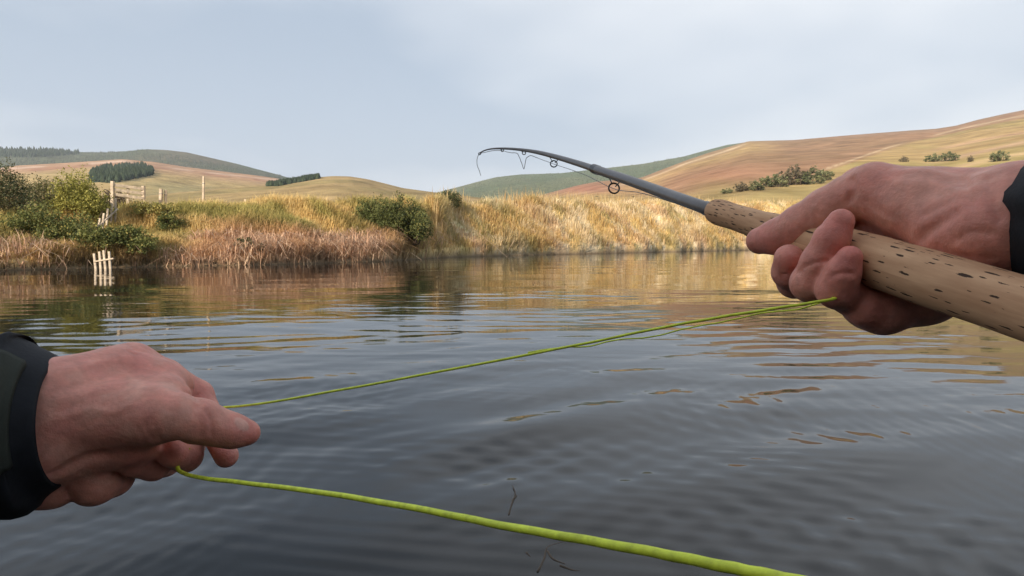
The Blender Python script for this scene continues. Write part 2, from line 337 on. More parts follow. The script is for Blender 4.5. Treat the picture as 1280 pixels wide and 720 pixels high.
# ------------------------------------------------------------------ hills
class Hill:
    def __init__(s, sky, D0, D1, z0=1.5, power=1.0, seed=0, rough=.012):
        s.sky = np.array(sky, float); s.D0 = D0; s.D1 = D1; s.z0 = z0; s.p = power; s.seed = seed; s.rough = rough
    def ratio(s, px): return (px-CX)/F/CP
    def at(s, px, t):
        px = np.asarray(px, float); t = np.asarray(t, float)
        D1 = np.interp(px, s.sky[:, 0], s.sky[:, 2]) if s.sky.shape[1] > 2 else s.D1
        py = np.interp(px, s.sky[:, 0], s.sky[:, 1]); Yv = (CY-py)/F; el = (Yv*CP-SP)/(CP+Yv*SP)
        zr = CAMZ+el*D1; D = s.D0+(D1-s.D0)*t; x = s.ratio(px)*D
        tt = np.clip(t, 0, 1); z = s.z0+(zr-s.z0)*tt**s.p
        z = z+(fbm(x/D1*9, D/D1*9, s.seed)-.5)*s.rough*D1*np.sin(np.pi*tt)
        z = z-np.clip(t-1, 0, None)**1.3*(zr-s.z0)*1.6
        return x, D, z
    def py(s, px, t):
        x, D, z = s.at(px, t); b = (z-CAMZ)/D; Yv = (b*CP+SP)/(CP-b*SP); return CY-Yv*F
    def find(s, px, py):
        t = np.linspace(0, 1, 240); q = s.py(np.full(240, px), t); m = np.where(q <= py)[0]
        return t[m[0]] if len(m) else None
    def build(s, name, colf, n=420, m=90, lo=-900, hi=2200, tone=(1, 1, 1)):
        pxs = np.concatenate([np.linspace(lo, -60, 30)[:-1], np.linspace(-60, 1340, n), np.linspace(1340, hi, 30)[1:]])
        ts = np.concatenate([np.linspace(0, 1, m), np.linspace(1.04, 1.8, 8)])
        P, T = np.meshgrid(pxs, ts, indexing='ij'); x, D, z = s.at(P, T); q = s.py(P, np.minimum(T, 1))
        c = colf(P, q, x, D)*tone
        return structure(link(name, mesh_np(name, np.stack([x, D, z], -1).reshape(-1, 3), grid_faces(*P.shape), c.reshape(-1, 3), True), M_hill))
def band(py, c, w): return np.exp(-((py-c)/w)**2)
heath = np.array((.105, .118, .072)); pine = np.array((.05, .068, .042))
def col_L1(P, q, x, D):
    n = fbm(x*.008, D*.004, 101, 5); c = mix(heath, (.085, .105, .06), sstep(.4, .6, n)); c = mix(c, (.16, .12, .085), sstep(.55, .75, fbm(x*.004, D*.003, 103))*.6)
    return c
L1 = Hill([(-900, 200), (-200, 190), (0, 187), (60, 187), (100, 190), (140, 190.5), (165, 189), (190, 186.5), (215, 187.5), (240, 190.5), (300, 204.5), (350, 218), (420, 238), (520, 262), (2200, 300)], 500, 1500, z0=-4, seed=201)
L1.build('forest_hill', col_L1, n=300, hi=900)
def col_L2(P, q, x, D):
    n = fbm(x*.012, D*.006, 111, 5); top = np.interp(P, [0, 100, 160, 240, 345], [209, 203, 199, 210, 222])
    u = q-top+(n-.5)*5
    c = mix((.47, .305, .185), (.46, .36, .17), sstep(4, 14, u)); c = mix(c, (.37, .325, .16), sstep(14, 26, u)*sstep(120, 230, P+(n-.5)*60))
    st = band(u, 3.2, 1.1)*sstep(.35, .55, fbm(P*.022, P*0, 115)); c = mix(c, (.66, .51, .38), st*.8)
    c = mix(c, (.34, .175, .11), band(u, 5.6, 1.3)*.6*sstep(.4, .6, fbm(P*.03, P*0, 117)))
    return c
L2 = Hill([(-900, 230), (-200, 216), (0, 211), (30, 207), (100, 203), (160, 199), (200, 202.5), (240, 209), (330, 220), (350, 223), (420, 236), (520, 258), (2200, 300)], 160, 850, z0=0, seed=211)
L2.build('field_hill', col_L2, n=300, hi=900, tone=(.82, .78, .80))
def col_L3(P, q, x, D):
    n = fbm(x*.03, D*.012, 121, 5); c = mix((.44, .35, .17), (.37, .315, .145), sstep(.35, .62, n)); 
    c = mix(c, (.50, .38, .19), sstep(.5, .75, fbm(x*.012, D*.02, 123))*.6)
    c = mix(c, (.24, .20, .085), band(q-(q*0+240+(P-450)*.02), 0, 1.6)*sstep(470, 520, P)*.6)
    return c
L3 = Hill([(-900, 262), (60, 258), (150, 246), (230, 238), (300, 234.5), (345, 231), (375, 226), (400, 221.5), (420, 220), (440, 220.5), (462, 224), (480, 228.5), (505, 235), (545, 240.5), (600, 247), (650, 252), (760, 262), (2200, 300)], 70, 430, z0=1.0, seed=221)
L3.build('near_hill', col_L3, n=300, hi=1300, tone=(.74, .68, .70))
def col_R1(P, q, x, D):
    n = fbm(x*.008, D*.004, 131, 5); c = mix((.098, .128, .07), (.13, .145, .078), sstep(.38, .62, n))
    return c
R1 = Hill([(-900, 310), (380, 300), (480, 266), (545, 241), (580, 232), (600, 226.5), (620, 221.5), (650, 218), (700, 216.5), (735, 212.5), (800, 205), (850, 196), (880, 187.5), (905, 181), (930, 177.5), (960, 177), (1100, 178), (2200, 180)], 500, 1600, z0=-4, seed=231, rough=.006)
R1.build('green_hill', col_R1, n=300, lo=300)
def col_R2(P, q, x, D):
    n = fbm(x*.010, D*.005, 141, 5); n2 = fbm(x*.03, D*.012, 143, 4); nn = (n-.5)
    brown = np.array((.37, .235, .14)); gold = np.array((.47, .345, .16)); pink = np.array((.44, .225, .145)); olive = np.array((.37, .315, .13)); pale = np.array((.66, .52, .33))
    c = mix(brown, (.33, .22, .125), sstep(.42, .62, n))
    left = np.interp(P, [690, 800, 856, 912, 931], [245, 224, 201, 183, 176])
    c = mix(c, gold, band(q-left-9+nn*10, 0, 7)*(1-sstep(930, 990, P))*.9)
    c = mix(c, pale, band(q-left-3+nn*3, 0, 1.1)*(1-sstep(915, 935, P))*.8)
    c = mix(c, pink, np.exp(-((P-900)/75)**2-((q-222)/14)**2)*.5)
    c = mix(c, pink, np.exp(-((P-735)/45)**2-((q-236)/8)**2)*.9)
    diag = np.interp(P, [880, 1025, 1104, 1140, 1195, 1240, 1290], [262, 212, 184, 174, 160, 150, 140])
    g2 = sstep(0, 5, q-diag+nn*6); c = mix(c, mix(gold, olive, sstep(.42, .68, n2)*.8), g2)
    c = mix(c, pale, band(q-diag, 0, 1.0)*sstep(1010, 1030, P)*(1-sstep(1100, 1135, P)*(1-sstep(1150, 1170, P)))*.75)
    w = q+(P-1280)*.22+(n2-.5)*9
    for cc, ww, k, colr in ((161, 2.2, .8, (.60, .40, .25)), (168, 1.6, .6, (.33, .22, .10)), (176, 2.4, .8, (.62, .43, .28)), (184, 1.4, .6, (.31, .24, .09)), (191, 2.6, .7, (.60, .43, .25)), (200, 1.5, .5, (.30, .25, .09))):
        c = mix(c, colr, band(w, cc, ww)*k*g2*sstep(1130, 1200, P))
    c = mix(c, olive, sstep(212, 240, q+nn*20)*.65*sstep(840, 900, P)); c = mix(c, (.46, .36, .16), sstep(238, 250, q)*.7)
    return c
R2 = Hill([(-900, 330), (560, 290), (620, 262), (660, 249), (690, 240), (720, 232), (745, 227), (800, 222), (830, 210), (856, 200), (885, 190), (912, 182), (931, 176.5), (950, 176), (987, 175), (1060, 168.5), (1130, 163), (1160, 161), (1185, 157), (1212, 149.5), (1245, 142), (1280, 135), (1400, 118), (1700, 110), (2200, 120)], 75, 1050, z0=1.0, seed=241, rough=.010)
R2.build('moor_hill', col_R2, n=420, m=130, lo=400, tone=(.80, .76, .76))

# far conifer plantations: each is one mass of small trees
def conifers(name, label, hill, region, count, h0, h1, seed, cols=((.030, .046, .028), (.052, .068, .038))):
    rg = np.random.default_rng(seed); V = []; Fc = []; Cl = []; k = 0; n = 6; tries = 0
    while k < count and tries < count*12:
        tries += 1; px = rg.uniform(region[0], region[1]); lo, hi = region[2](px), region[3](px)
        if hi <= lo: continue
        py = rg.uniform(lo, hi); t = hill.find(px, py)
        if t is None: continue
        x, D, z = (float(v) for v in hill.at(px, t)); h = rg.uniform(h0, h1); r = h*rg.uniform(.2, .28); c = mix(cols[0], cols[1], rg.uniform())*rg.uniform(.8, 1.2)
        for a, b, rs in ((0, .72, 1.1), (.30, .93, .95)):
            base = len(V); th = np.arange(n)/n*6.283+rg.uniform(0, 6)
            for q in th:
                rj = r*rs*rg.uniform(.75, 1.2); V.append((x+math.cos(q)*rj, D+math.sin(q)*rj, z-1+h*a+rg.uniform(-.04, .04)*h)); Cl.append(c*.9)
            V.append((x+rg.normal(0, .03*h), D, z-1+h*b)); Cl.append(c*1.1)
            Fc += [(base+i, base+(i+1) % n, base+n) for i in range(n)]
        k += 1
    return stuff(link(name, mesh_np(name, V, Fc, np.array(Cl)), M_conifer), label, 'trees')
conifers('conifer_wood', 'dark band of conifers along the top of the far forest hill', L1, (-30, 108, lambda p: 186, lambda p: 197-4*max(0, (p-60)/50)), 520, 8, 12, 1)
conifers('conifer_wood', 'grey green plantation covering the slope of the far forest hill', L1, (-30, 356, lambda p: max(186, np.interp(p, [0, 190, 350], [186, 187, 219])), lambda p: np.interp(p, [0, 60, 140, 240, 350], [214, 208, 202, 212, 223])), 2600, 3.5, 5.5, 2, ((.075, .085, .062), (.105, .115, .08)))
conifers('conifer_wood', 'dark square conifer plantation in the middle of the tan fields', L2, (120, 197, lambda p: np.interp(p, [120, 140, 185, 197], [216, 209, 206.5, 213]), lambda p: np.interp(p, [120, 150, 197], [228, 229, 219])), 900, 4.5, 7.5, 3)
conifers('conifer_wood', 'dark oblong conifer plantation on the shoulder beside the smooth hill', L3, (337, 402, lambda p: np.interp(p, [337, 350, 402], [229, 226, 222.5]), lambda p: np.interp(p, [337, 350, 402], [233, 233, 223.5])), 700, 3.0, 5.2, 4)
conifers('conifer_wood', 'grey green wood covering the far round hill behind the rod', R1, (548, 935, lambda p: np.interp(p, [548, 620, 735, 850, 935], [242, 222, 213, 196.5, 178]), lambda p: np.interp(p, [548, 620, 700, 800, 935], [248, 247, 240, 222, 181])), 3200, 3.0, 5.0, 5, ((.088, .108, .066), (.125, .14, .085)))

# ------------------------------------------------------------------ bank vegetation
def blades(name, P, H, Wd, lean, col, bend=.35):
    n = len(P); th = RNG.uniform(0, 2*np.pi, n); side = np.stack([np.cos(th), np.sin(th)*.6, 0*th], 1)*Wd[:, None]/2
    l = lean; up = np.array((0, 0, 1.0)); mid = P+up*H[:, None]*.55+l*H[:, None]*.22; tip = P+up*(H*(1-np.linalg.norm(l, axis=1)*bend))[:, None]+l*H[:, None]*.75
    V = np.stack([P-side-up*.06, P+side-up*.06, mid-side*.75, mid+side*.75, tip], 1).reshape(-1, 3)
    b = np.arange(n)[:, None]*5; Fc = np.concatenate([b+[0, 1, 3], b+[0, 3, 2], b+[2, 3, 4]])
    C5 = np.repeat(col, 5, 0)*np.tile([1, 1, 1, 1, 1.1], n)[:, None]
    return link(name, mesh_np(name, V, Fc, C5), M_blade)
def scatter(n, x0, x1, s0, s1):
    u = RNG.uniform(x0, x1, n); x = np.interp(u, _op[:, 0], E[2:-1, 0]); y0 = np.interp(x, E[:, 0], E[:, 1]); s = (s0+(s1-s0)*RNG.uniform(0, 1, n))*np.clip(y0/22, .6, 1.5)
    x = x+(u-CX)/F*s; y = edge_y(x)+s/.92; return x, y, s
n = 190000; x, y, s = scatter(n, -120, 1180, .05, 8.0)
cl = fbm(x*.9, y*.9, 301); keepm = (RNG.uniform(0, 1, n) < .35+.9*cl) 
x, y, s, cl = x[keepm], y[keepm], s[keepm], cl[keepm]; P = np.stack([x, y, gz(x, y)], 1)
H = (.20+.42*sstep(.3, .75, cl))*RNG.uniform(.6, 1.35, len(x))*np.where(x > -2.5, .85, 1); H *= np.where(s > 6.0, .7, 1); H *= np.clip(y/26, .55, 1.5); ppx = CX+x/y*F*CP; H *= np.where((ppx > 112) & (ppx < 154) & (y < 18.5) & (y > 13.9), .42, 1)
lean = np.stack([RNG.normal(.25, .6, len(x)), RNG.normal(-.2, .5, len(x)), 0*x], 1)
stuff(blades('dry_grass', P, H, RNG.uniform(.016, .032, len(x))*np.clip(y/22, .7, 1.8), lean, bank_col(x, y)*RNG.uniform(.7, 1.25, len(x))[:, None]), 'long dry straw and yellow green grass clothing the far bank', 'grass')
# dead reeds and bracken at the waterline
n = 26000; x, y, s = scatter(n, -120, 1100, -.02, 2.3); cl = fbm(x*.8, y*.8, 311)
wt = np.where((x > -8.1) & (x < -3.7), .5, np.where(x < -2.8, .14, .04)); km = (RNG.uniform(0, 1, n) < wt*sstep(.25, .55, cl)*1.3); x, y, s, cl = x[km], y[km], s[km], cl[km]
P = np.stack([x, y, gz(x, y)], 1); H = RNG.uniform(.35, 1.0, len(x))*(.5+.6*cl)*np.clip(y/24, .6, 1.2)
lean = np.stack([RNG.normal(0, .95, len(x)), RNG.normal(-.4, .7, len(x)), 0*x], 1)
cb = mix((.72, .455, .30), (.80, .60, .42), RNG.uniform(0, 1, len(x))); cb = mix(cb, (.33, .17, .10), (RNG.uniform(0, 1, len(x)) < .25)*.6)
stuff(blades('dead_bracken', P, H, RNG.uniform(.016, .036, len(x)), lean, cb, bend=.5), 'rust pink dead bracken and bent reeds along the waterline', 'bracken')
# upright tall seed stems on the right of the bank
n = 6500; x, y, s = scatter(n, 545, 1100, .2, 7); P = np.stack([x, y, gz(x, y)], 1); cl = fbm(x*.6, y*.6, 321); km = cl > .5; x, y, P, cl = x[km], y[km], P[km], cl[km]
lean = np.stack([RNG.normal(0, .18, len(x)), RNG.normal(0, .15, len(x)), 0*x], 1)
stuff(blades('seed_stems', P, RNG.uniform(.5, 1.3, len(x)), RNG.uniform(.022, .045, len(x)), lean, mix((.44, .27, .11), (.66, .52, .28), RNG.uniform(0, 1, len(x)))), 'tall upright straw seed stems on the pale right bank', 'stems')

def leaf_mesh(name, lobes, nl, size, cols, seed, up=.25):
    rg = np.random.default_rng(seed); Q = []; per = np.array([l[3]*l[4]*l[5] for l in lobes])**.66; per = per/per.sum()
    for l, w in zip(lobes, per):
        nc = max(3, int(nl*w/22)); d = rg.normal(0, 1, (nc, 3)); d /= np.linalg.norm(d, axis=1)[:, None]; rad = rg.uniform(.45, 1.18, nc)[:, None]
        cc = np.array(l[:3])+d*rad*np.array(l[3:6]); Q.append(np.repeat(cc, 22, 0)+rg.normal(0, 1, (nc*22, 3))*np.array(l[3:6])*.13)
    Q = np.concatenate(Q); Q = Q[Q[:, 2] > .02]; n = len(Q)
    a = rg.normal(0, 1, (n, 3))+np.array((0, 0, up)); a /= np.linalg.norm(a, axis=1)[:, None]; b = np.cross(a, rg.normal(0, 1, (n, 3))); b /= np.linalg.norm(b, axis=1)[:, None]
    L = size*rg.uniform(.6, 1.4, n)[:, None]; V = np.stack([Q-a*L*.5, Q+b*L*.28, Q+a*L*.6, Q-b*L*.28], 1).reshape(-1, 3)
    Fc = np.arange(n*4).reshape(-1, 4); t = vnoise(Q[:, 0]*2.2+Q[:, 2]*1.3, Q[:, 1]*2.2+Q[:, 2], seed)
    c = mix(cols[0], cols[1], np.clip(t*1.3-.15+rg.normal(0, .12, n), 0, 1))*rg.uniform(.75, 1.25, n)[:, None]
    if len(cols) > 2: c = mix(c, cols[2], (rg.uniform(0, 1, n) < .10)*1.0)
    return mesh_np(name, V, Fc, np.repeat(c, 4, 0))
def stems_mesh(lobes, seed, r=.03):
    rg = np.random.default_rng(seed); mb = MB()
    for l in lobes:
        for k in range(3):
            e = np.array(l[:3])+rg.normal(0, .35, 3)*np.array(l[3:6]); b = np.array((l[0]*.45+rg.normal(0, .06), l[1]*.45, -.12))
            m = (b+e)/2+rg.normal(0, .08, 3); mb.tube(cr_path([b, m, e], 3), np.linspace(r, r*.3, 7), 5)
    return mb.mesh('stem', True)
def bush(name, label, cat, base, lobes, nl, size, cols, seed, group=None):
    o = thing(name, label, cat, tuple(base), group)
    link('foliage', leaf_mesh('foliage', lobes, nl, size, cols, seed), M_leaf).parent = o
    link('stem', stems_mesh(lobes, seed), M_bark).parent = o
    return o
def auto_lobes(w, h, d, n, seed):
    rg = np.random.default_rng(seed); o = []
    for i in range(n):
        a = (i+.5)/n*2-1; hh = h*(1-.45*abs(a)**2)*rg.uniform(.75, 1.05); o.append((a*w*.36, rg.uniform(-.3, .3)*d, hh*.52, w/n*.85*rg.uniform(.85, 1.2), d*.45, hh*.5))
    return o
def gbase(px, D):
    a, _ = ratio(px, HZ); return np.array((a*D, D, float(gz(np.array([a*D]), np.array([D]))[0])))
GORSE = ((.10, .122, .042), (.22, .23, .072), (.40, .34, .11)); BRIGHT = ((.21, .22, .05), (.37, .34, .09)); DUSK = ((.085, .098, .045), (.18, .17, .075), (.22, .15, .08)); TWIG = ((.06, .042, .038), (.12, .085, .065))
B = [ # px, depth, width, height, depth(size), lobes, leaves, palette, name, label, category
 (-8, 21.6, 3.6, 1.95, 2.2, 5, 9500, DUSK, 'hawthorn_bush', 'big dark brown green hawthorn at the end of the hedge by the fields', 'bush'),
 (48, 24.6, 2.6, 1.55, 1.5, 4, 5200, DUSK, 'hawthorn_bush', 'low dark hawthorn hedge bush between the big hawthorn and the bright willow', 'bush'),
 (82, 24.4, 1.9, 1.4, 1.3, 3, 3600, DUSK, 'bramble_bush', 'low dark bramble behind the bright willow', 'bush'),
 (96, 21.4, 2.1, 1.65, 1.5, 5, 8000, BRIGHT, 'willow_bush', 'bright yellow green willow bush beside the slatted fence', 'bush'),
 (150, 27.2, 2.0, 1.35, 1.0, 4, 3600, TWIG, 'thorn_bush', 'bare purplish brown thorn bush behind the rail fence', 'bush'),
 (56, 19.5, 2.0, 1.3, 1.3, 4, 6000, GORSE, 'gorse_bush', 'green gorse bush below the big dark hawthorn', 'bush'),
 (92, 19.25, 2.2, 1.15, 1.2, 5, 7500, GORSE, 'gorse_bush', 'big dark green gorse bush just above the water fence', 'bush'),
 (152, 19.4, 1.9, .95, 1.1, 4, 6000, GORSE, 'gorse_bush', 'dark green gorse bush between water fence and rusty bracken', 'bush'),
 (194, 22.6, 1.4, .85, 1.1, 3, 3200, ((.17, .18, .05), (.34, .29, .09)), 'broom_bush', 'yellow green broom bush in front of the gate', 'bush'),
 (213, 22.0, .9, .65, .8, 3, 1800, GORSE, 'gorse_bush', 'small dark gorse tuft beside the broom bush', 'bush'),
 (305, 20.9, 1.2, .5, .8, 3, 1600, DUSK, 'bramble_bush', 'low dark bramble at the waterline amid rusty bracken', 'bush'),
 (470, 25.3, 2.7, 1.45, 1.4, 5, 8500, ((.11, .13, .045), (.23, .22, .075)), 'willow_bush', 'olive green bush joined to the left of the dense one', 'bush'),
 (507, 24.5, 2.3, 1.8, 1.4, 6, 11000, ((.085, .105, .038), (.19, .195, .065), (.30, .26, .085)), 'willow_bush', 'big dense green bush reaching down to the water', 'bush'),
 (559, 31.0, 1.4, 1.15, 1.2, 3, 4200, ((.06, .075, .03), (.13, .13, .055)), 'hawthorn_bush', 'small round dark bush alone on top of the bank', 'bush'),
 (424, 23.4, 1.1, .45, .7, 3, 1000, DUSK, 'bramble_bush', 'low dark bramble at the waterline left of the big bush', 'bush'),
]
for i, (px, D, w, h, d, nlb, nl, cols, nm, lab, cat) in enumerate(B):
    k_ = kscale(px); D *= k_; w *= k_; h *= k_; d *= k_
    b = gbase(px, D); b[2] -= .06; bush(nm, lab, cat, b, auto_lobes(w, h, d, nlb, 400+i), int(nl*1.6), .066*k_, cols, 500+i)

# scrub trees at the foot of the moor
R2D = [(906, 243, 2.0, .9), (924, 241, 3.0, 1.3), (944, 238, 3.2, 1.5), (962, 234, 4.2, 2.2), (985, 232, 5.2, 3.0), (1004, 230, 4.8, 2.6), (1024, 226, 3.6, 2.0), (1123, 203, 5, 3.4), (1160, 203, 9, 5.0), (1182, 202, 9, 5.5), (1205, 203, 4, 3.0), (1240, 203, 8, 5.5), (745, 246, 3.0, .9), (790, 247, 2.4, .7), (840, 246, 2.6, .8), (705, 248, 2.0, .8)]
shr = [leaf_mesh('foliage', auto_lobes(1, .75, .8, 4, 700+k), 1500, .085, ((.12, .135, .065), (.22, .225, .11)) if k < 2 else ((.13, .11, .07), (.21, .17, .105)), 720+k) for k in range(3)]
shs = [stems_mesh(auto_lobes(1, .75, .8, 4, 700+k), 740+k, .02) for k in range(3)]
for m_ in shr: m_.materials.append(M_leaf)
for m_ in shs: m_.materials.append(M_bark)
LAB = {7: 'lone small scrub tree on the golden slope above the wrist', 8: 'wide brown scrub tree above the back of the gripping hand', 9: 'broad grey green scrub tree above the back of the gripping hand', 10: 'small scrub tree next to the broad grey green one', 11: 'round dark scrub tree by the sleeve on the golden slope'}
for i, (px, py, w, h) in enumerate(R2D):
    t = R2.find(px, py) or .02; x, D, z = (float(v) for v in R2.at(px, t)); k = (i*2) % 3 if i < 7 else (i+1) % 3
    wm = w; lab = LAB.get(i, 'olive scrub bush in the thicket at the foot of the moor hill' if i < 7 else 'low brown green tuft of scrub at the meadow edge behind the rod')
    o = thing('scrub_tree', lab, 'bush', (x, D, z-.15), 'scrub bushes at the foot of the moor'); q_ = 1.6 if i < 7 else .62
    o.scale = (wm*q_, wm*.8*q_, h/.75*q_); o.rotation_euler.z = i*.7
    for nm, ms in (('foliage', shr[k]), ('stem', shs[k])):
        c = bpy.data.objects.new(nm, ms); COL.objects.link(c); c.parent = o

# ------------------------------------------------------------------ fences and posts
def fence_thing(name, label, cat, rails, posts, group=None):
    base = np.array(posts[0][0], float); o = thing(name, label, cat, tuple(base), group)
    for nm, L_ in (('post', posts), ('rail', rails)):
        for a, b, w, h in L_:
            me = MB().bar(np.array(a)-base, np.array(b)-base, w, h, .92).mesh(nm); link(nm, me, M_wood).parent = o
    return o
K = kscale(140)
def fp(px, py, D=25.6): return tuple(pos(px, py, D*K))
rails = [(fp(141.5, 231+k*5.8), fp(179.5, 236+k*6.0, 26.2), .035, .085) for k in range(3)]
posts = [(fp(141, 268), fp(140.6, 226.5), .085, .085), (fp(160, 268, 25.95), fp(160, 232.5, 25.95), .06, .06), (fp(179.6, 268, 26.25), fp(179.2, 232.5, 26.25), .09, .09)]
fence_thing('rail_fence', 'weathered grey three rail fence panel on top of the bank', 'fence', rails, posts)
pl = [(fp(121+k*5.6, 300-k*2.5, 20.4+.35*k), fp(125+k*4.9, 273-k*6.3, 20.6+.35*k), .045, .03) for k in range(5)]
fence_thing('pale_fence', 'row of weathered pales running down the bank below the rail fence', 'fence', [(fp(122, 284, 20.55), fp(147, 261, 21.95), .03, .03)], pl)
wp = [(fp(120.5+k*6.0, 341, 17.9), fp(117.5+k*6.0+(k % 2)*.8, 314.5+(k == 0)*2.5-(k == 2)*1.5, 18.0), .045, .03) for k in range(4)]
fence_thing('water_fence', 'weathered upright pales standing in the water under the gorse', 'fence', [(fp(117.5, 327, 17.93), fp(142, 323, 17.93), .03, .03)], wp)
for px, top, bot, D_, lab, w in ((200.5, 236, 268, 26.6, 'short grey fence post beside the rail fence, the thicker of two', .085), (206.5, 237.5, 268, 26.7, 'short grey fence post right beside the thicker short one', .065), (253.8, 220, 268, 27.2, 'tall thin pale pole standing alone in the meadow', .06), (306, 249, 274, 27.2, 'small dark stake at the bank edge', .06), (378, 246.5, 274, 28.5, 'stubby post in the grass of the bank top', .07)):
    D_ *= kscale(px); b = pos(px, bot, D_); o = thing('fence_post', lab, 'post', tuple(b))
    tp = pos(px, top, D_)-b; tp[0] += .02
    link('shaft', MB().bar((0, 0, 0), tp, w, w, .9).mesh('shaft'), M_wood).parent = o
    if px != 306: link('wire_band', MB().box((tp[0]*.8, 0, tp[2]*.8), (w*1.12, w*1.12, .02)).mesh('wire_band'), M_metal).parent = o

# ------------------------------------------------------------------ thin dark branching strands on the water surface
def wpt(px, py): a, b = ratio(px, py); y = -CAMZ/b; return np.array((a*y, y, .0012))
for lab, paths in (('thin dark strand lying on the water above the slack line', [[(636, 645), (640, 630), (644, 618), (641, 608)], [(641, 626), (646, 620)]]),
                   ('forked black strand lying on the water below the slack line', [[(672, 716), (680, 700), (684, 686), (698, 680), (712, 677)], [(684, 690), (692, 700), (706, 706)], [(700, 708), (716, 714), (728, 715)], [(658, 692), (663, 697)]])):
    c = wpt(*paths[0][0]); o = thing('dark_strand', lab, 'twig', tuple(c))
    for q in paths:
        p = cr_path([wpt(*k)-c for k in q], 5); link('stem' if q is paths[0] else 'side_strand', MB().tube(p, np.linspace(.0020, .0008, len(p)), 6).mesh('stem', True), M_bark).parent = o

# ------------------------------------------------------------------ the rod
AX = [(1285, 386.5, .2485), (1075, 321, .339), (985, 293, .402), (890, 262.5, .50)]
GA = PX(890, 262.5, .50); GB = PX(1280, 385, .25); gdir = (GB-GA)/np.linalg.norm(GB-GA)
rod = thing('fly_rod', 'dark fly rod with pitted cork grip, bent tip, held in right hand', 'fishing rod', tuple(c2w(GB+gdir*.12)))
def put(name, V, Fq, m, smooth=True, parent=rod):
    o = link(name, mesh_np(name, V-np.array(rod.location), Fq, None, smooth), m); o.parent = parent; return o
LG = np.linalg.norm(GB-GA)+.03
prof = [(0, .0035), (.0015, .0075), (.005, .0095), (.012, .0104), (.025, .0102), (.045, .0098), (.075, .0102), (.105, .0118), (.135, .0134), (.165, .0140), (.20, .0140), (.235, .0135), (.265, .0130), (LG-.01, .0128), (LG-.002, .012), (LG, .004)]
ps = np.array(prof); tt = np.concatenate([np.linspace(0, .02, 12), np.linspace(.022, LG-.012, 120), np.linspace(LG-.01, LG, 8)]); rad = np.interp(tt, ps[:, 0], ps[:, 1])
rad = rad+(vnoise(tt*60, tt*0, 3)-.5)*.0006
V, Fq = sweep(c2w(GA+gdir*tt[:, None]), rad, 48); o = put('cork_grip', V, Fq, M_cork)
uvl = o.data.uv_layers.new(name='grip'); vi = np.zeros(len(o.data.loops), np.int32); o.data.loops.foreach_get('vertex_index', vi)
ring = vi % 48; ringl = ring.reshape(-1, 4); wrap = (ringl.max(1)-ringl.min(1) > 24)[:, None] & (ringl == 0); ringf = np.where(wrap, 48, ringl).ravel()
uvl.data.foreach_set('uv', np.stack([tt[vi//48], ringf/48*.09], 1).astype(np.float32).ravel())
bl = [(GA+gdir*.02)]+[PX(*q) for q in ((868, 255, .525), (830, 241.5, .60), (790, 227, .70), (745, 211.8, .84), (720, 203.5, .93), (692, 195.3, 1.03), (670, 190, 1.10), (650, 187, 1.16), (630, 185.6, 1.21), (615, 186, 1.245), (606, 188, 1.265), (600, 191, 1.275))]
bl = np.array(bl); path = cr_path(bl, 8); wpx = np.interp(path[:, 2], [.5, .56, .70, .84, .845, .93, 1.03, 1.10, 1.16, 1.21, 1.245, 1.275], [17, 16, 13.4, 11.5, 9.2, 8.0, 6.6, 5.2, 3.9, 2.9, 2.2, 1.6])
brad = wpx/2*path[:, 2]/F*.93
V, Fq = sweep(c2w(path), brad, 20); put('blank', V, Fq, M_blank)
def seg(name, i0, i1, k, m):
    V, Fq = sweep(c2w(path[i0:i1]), brad[i0:i1]*k, 20); return put(name, V, Fq, m)
fi = int(np.argmin(np.abs(path[:, 2]-.84)))
tseg = np.linspace(0, 1, 6)[:, None]
pA, pB = PX(748, 213, .832), PX(742, 210.8, .85)
V, Fq = sweep(c2w(pA+(pB-pA)*tseg), 6.0*.84/F, 20); put('ferrule', V, Fq, M_dark)
V, Fq = sweep(c2w(PX(893, 263.4, .498)+(PX(882, 260, .51)-PX(893, 263.4, .498))*tseg), np.linspace(.0068, .006, 6), 20); put('winding_check', V, Fq, M_seat)
def guide(cx, cy, d, rpx, foot0, foot1, wire):
    c = PX(cx, cy, d); th = np.linspace(0, 2*math.pi, 29)[:-1]; R = rpx*d/F
    ringp = np.array([c+np.array((math.cos(a)*R, math.sin(a)*R, math.sin(a)*R*.25)) for a in th]); ringp = np.vstack([ringp, ringp[:1]])
    V, Fq = sweep(c2w(ringp), wire, 8); g = put('guide', V, Fq, M_dark)
    mb = MB()
    for f in (foot0, foot1):
        f = PX(*f); q = c+(f-c)/np.linalg.norm(f-c)*R
        mb.tube(c2w(np.array([q+(f-q)*t for t in (0, .35, .7, 1)]))-np.array(rod.location), wire*.75, 6)
    link('guide_foot', mb.mesh('guide_foot', True), M_metal).parent = g
    return g
guide(767.5, 235.3, .775, 6.6, (760, 218.5, .785), (777, 224.5, .745), .0011)
guide(692.2, 204.8, 1.03, 4.2, (686, 194.5, 1.045), (699, 198.5, 1.005), .0010)
guide(655, 191.2, 1.147, 2.2, (651, 188.5, 1.157), (658, 189.5, 1.135), .0008)
guide(628, 188.0, 1.214, 1.6, (625, 186.5, 1.22), (631, 186.5, 1.208), .0007)
guide(599.5, 192.2, 1.276, 1.4, (601, 190.4, 1.275), (603, 189.4, 1.27), .0008)
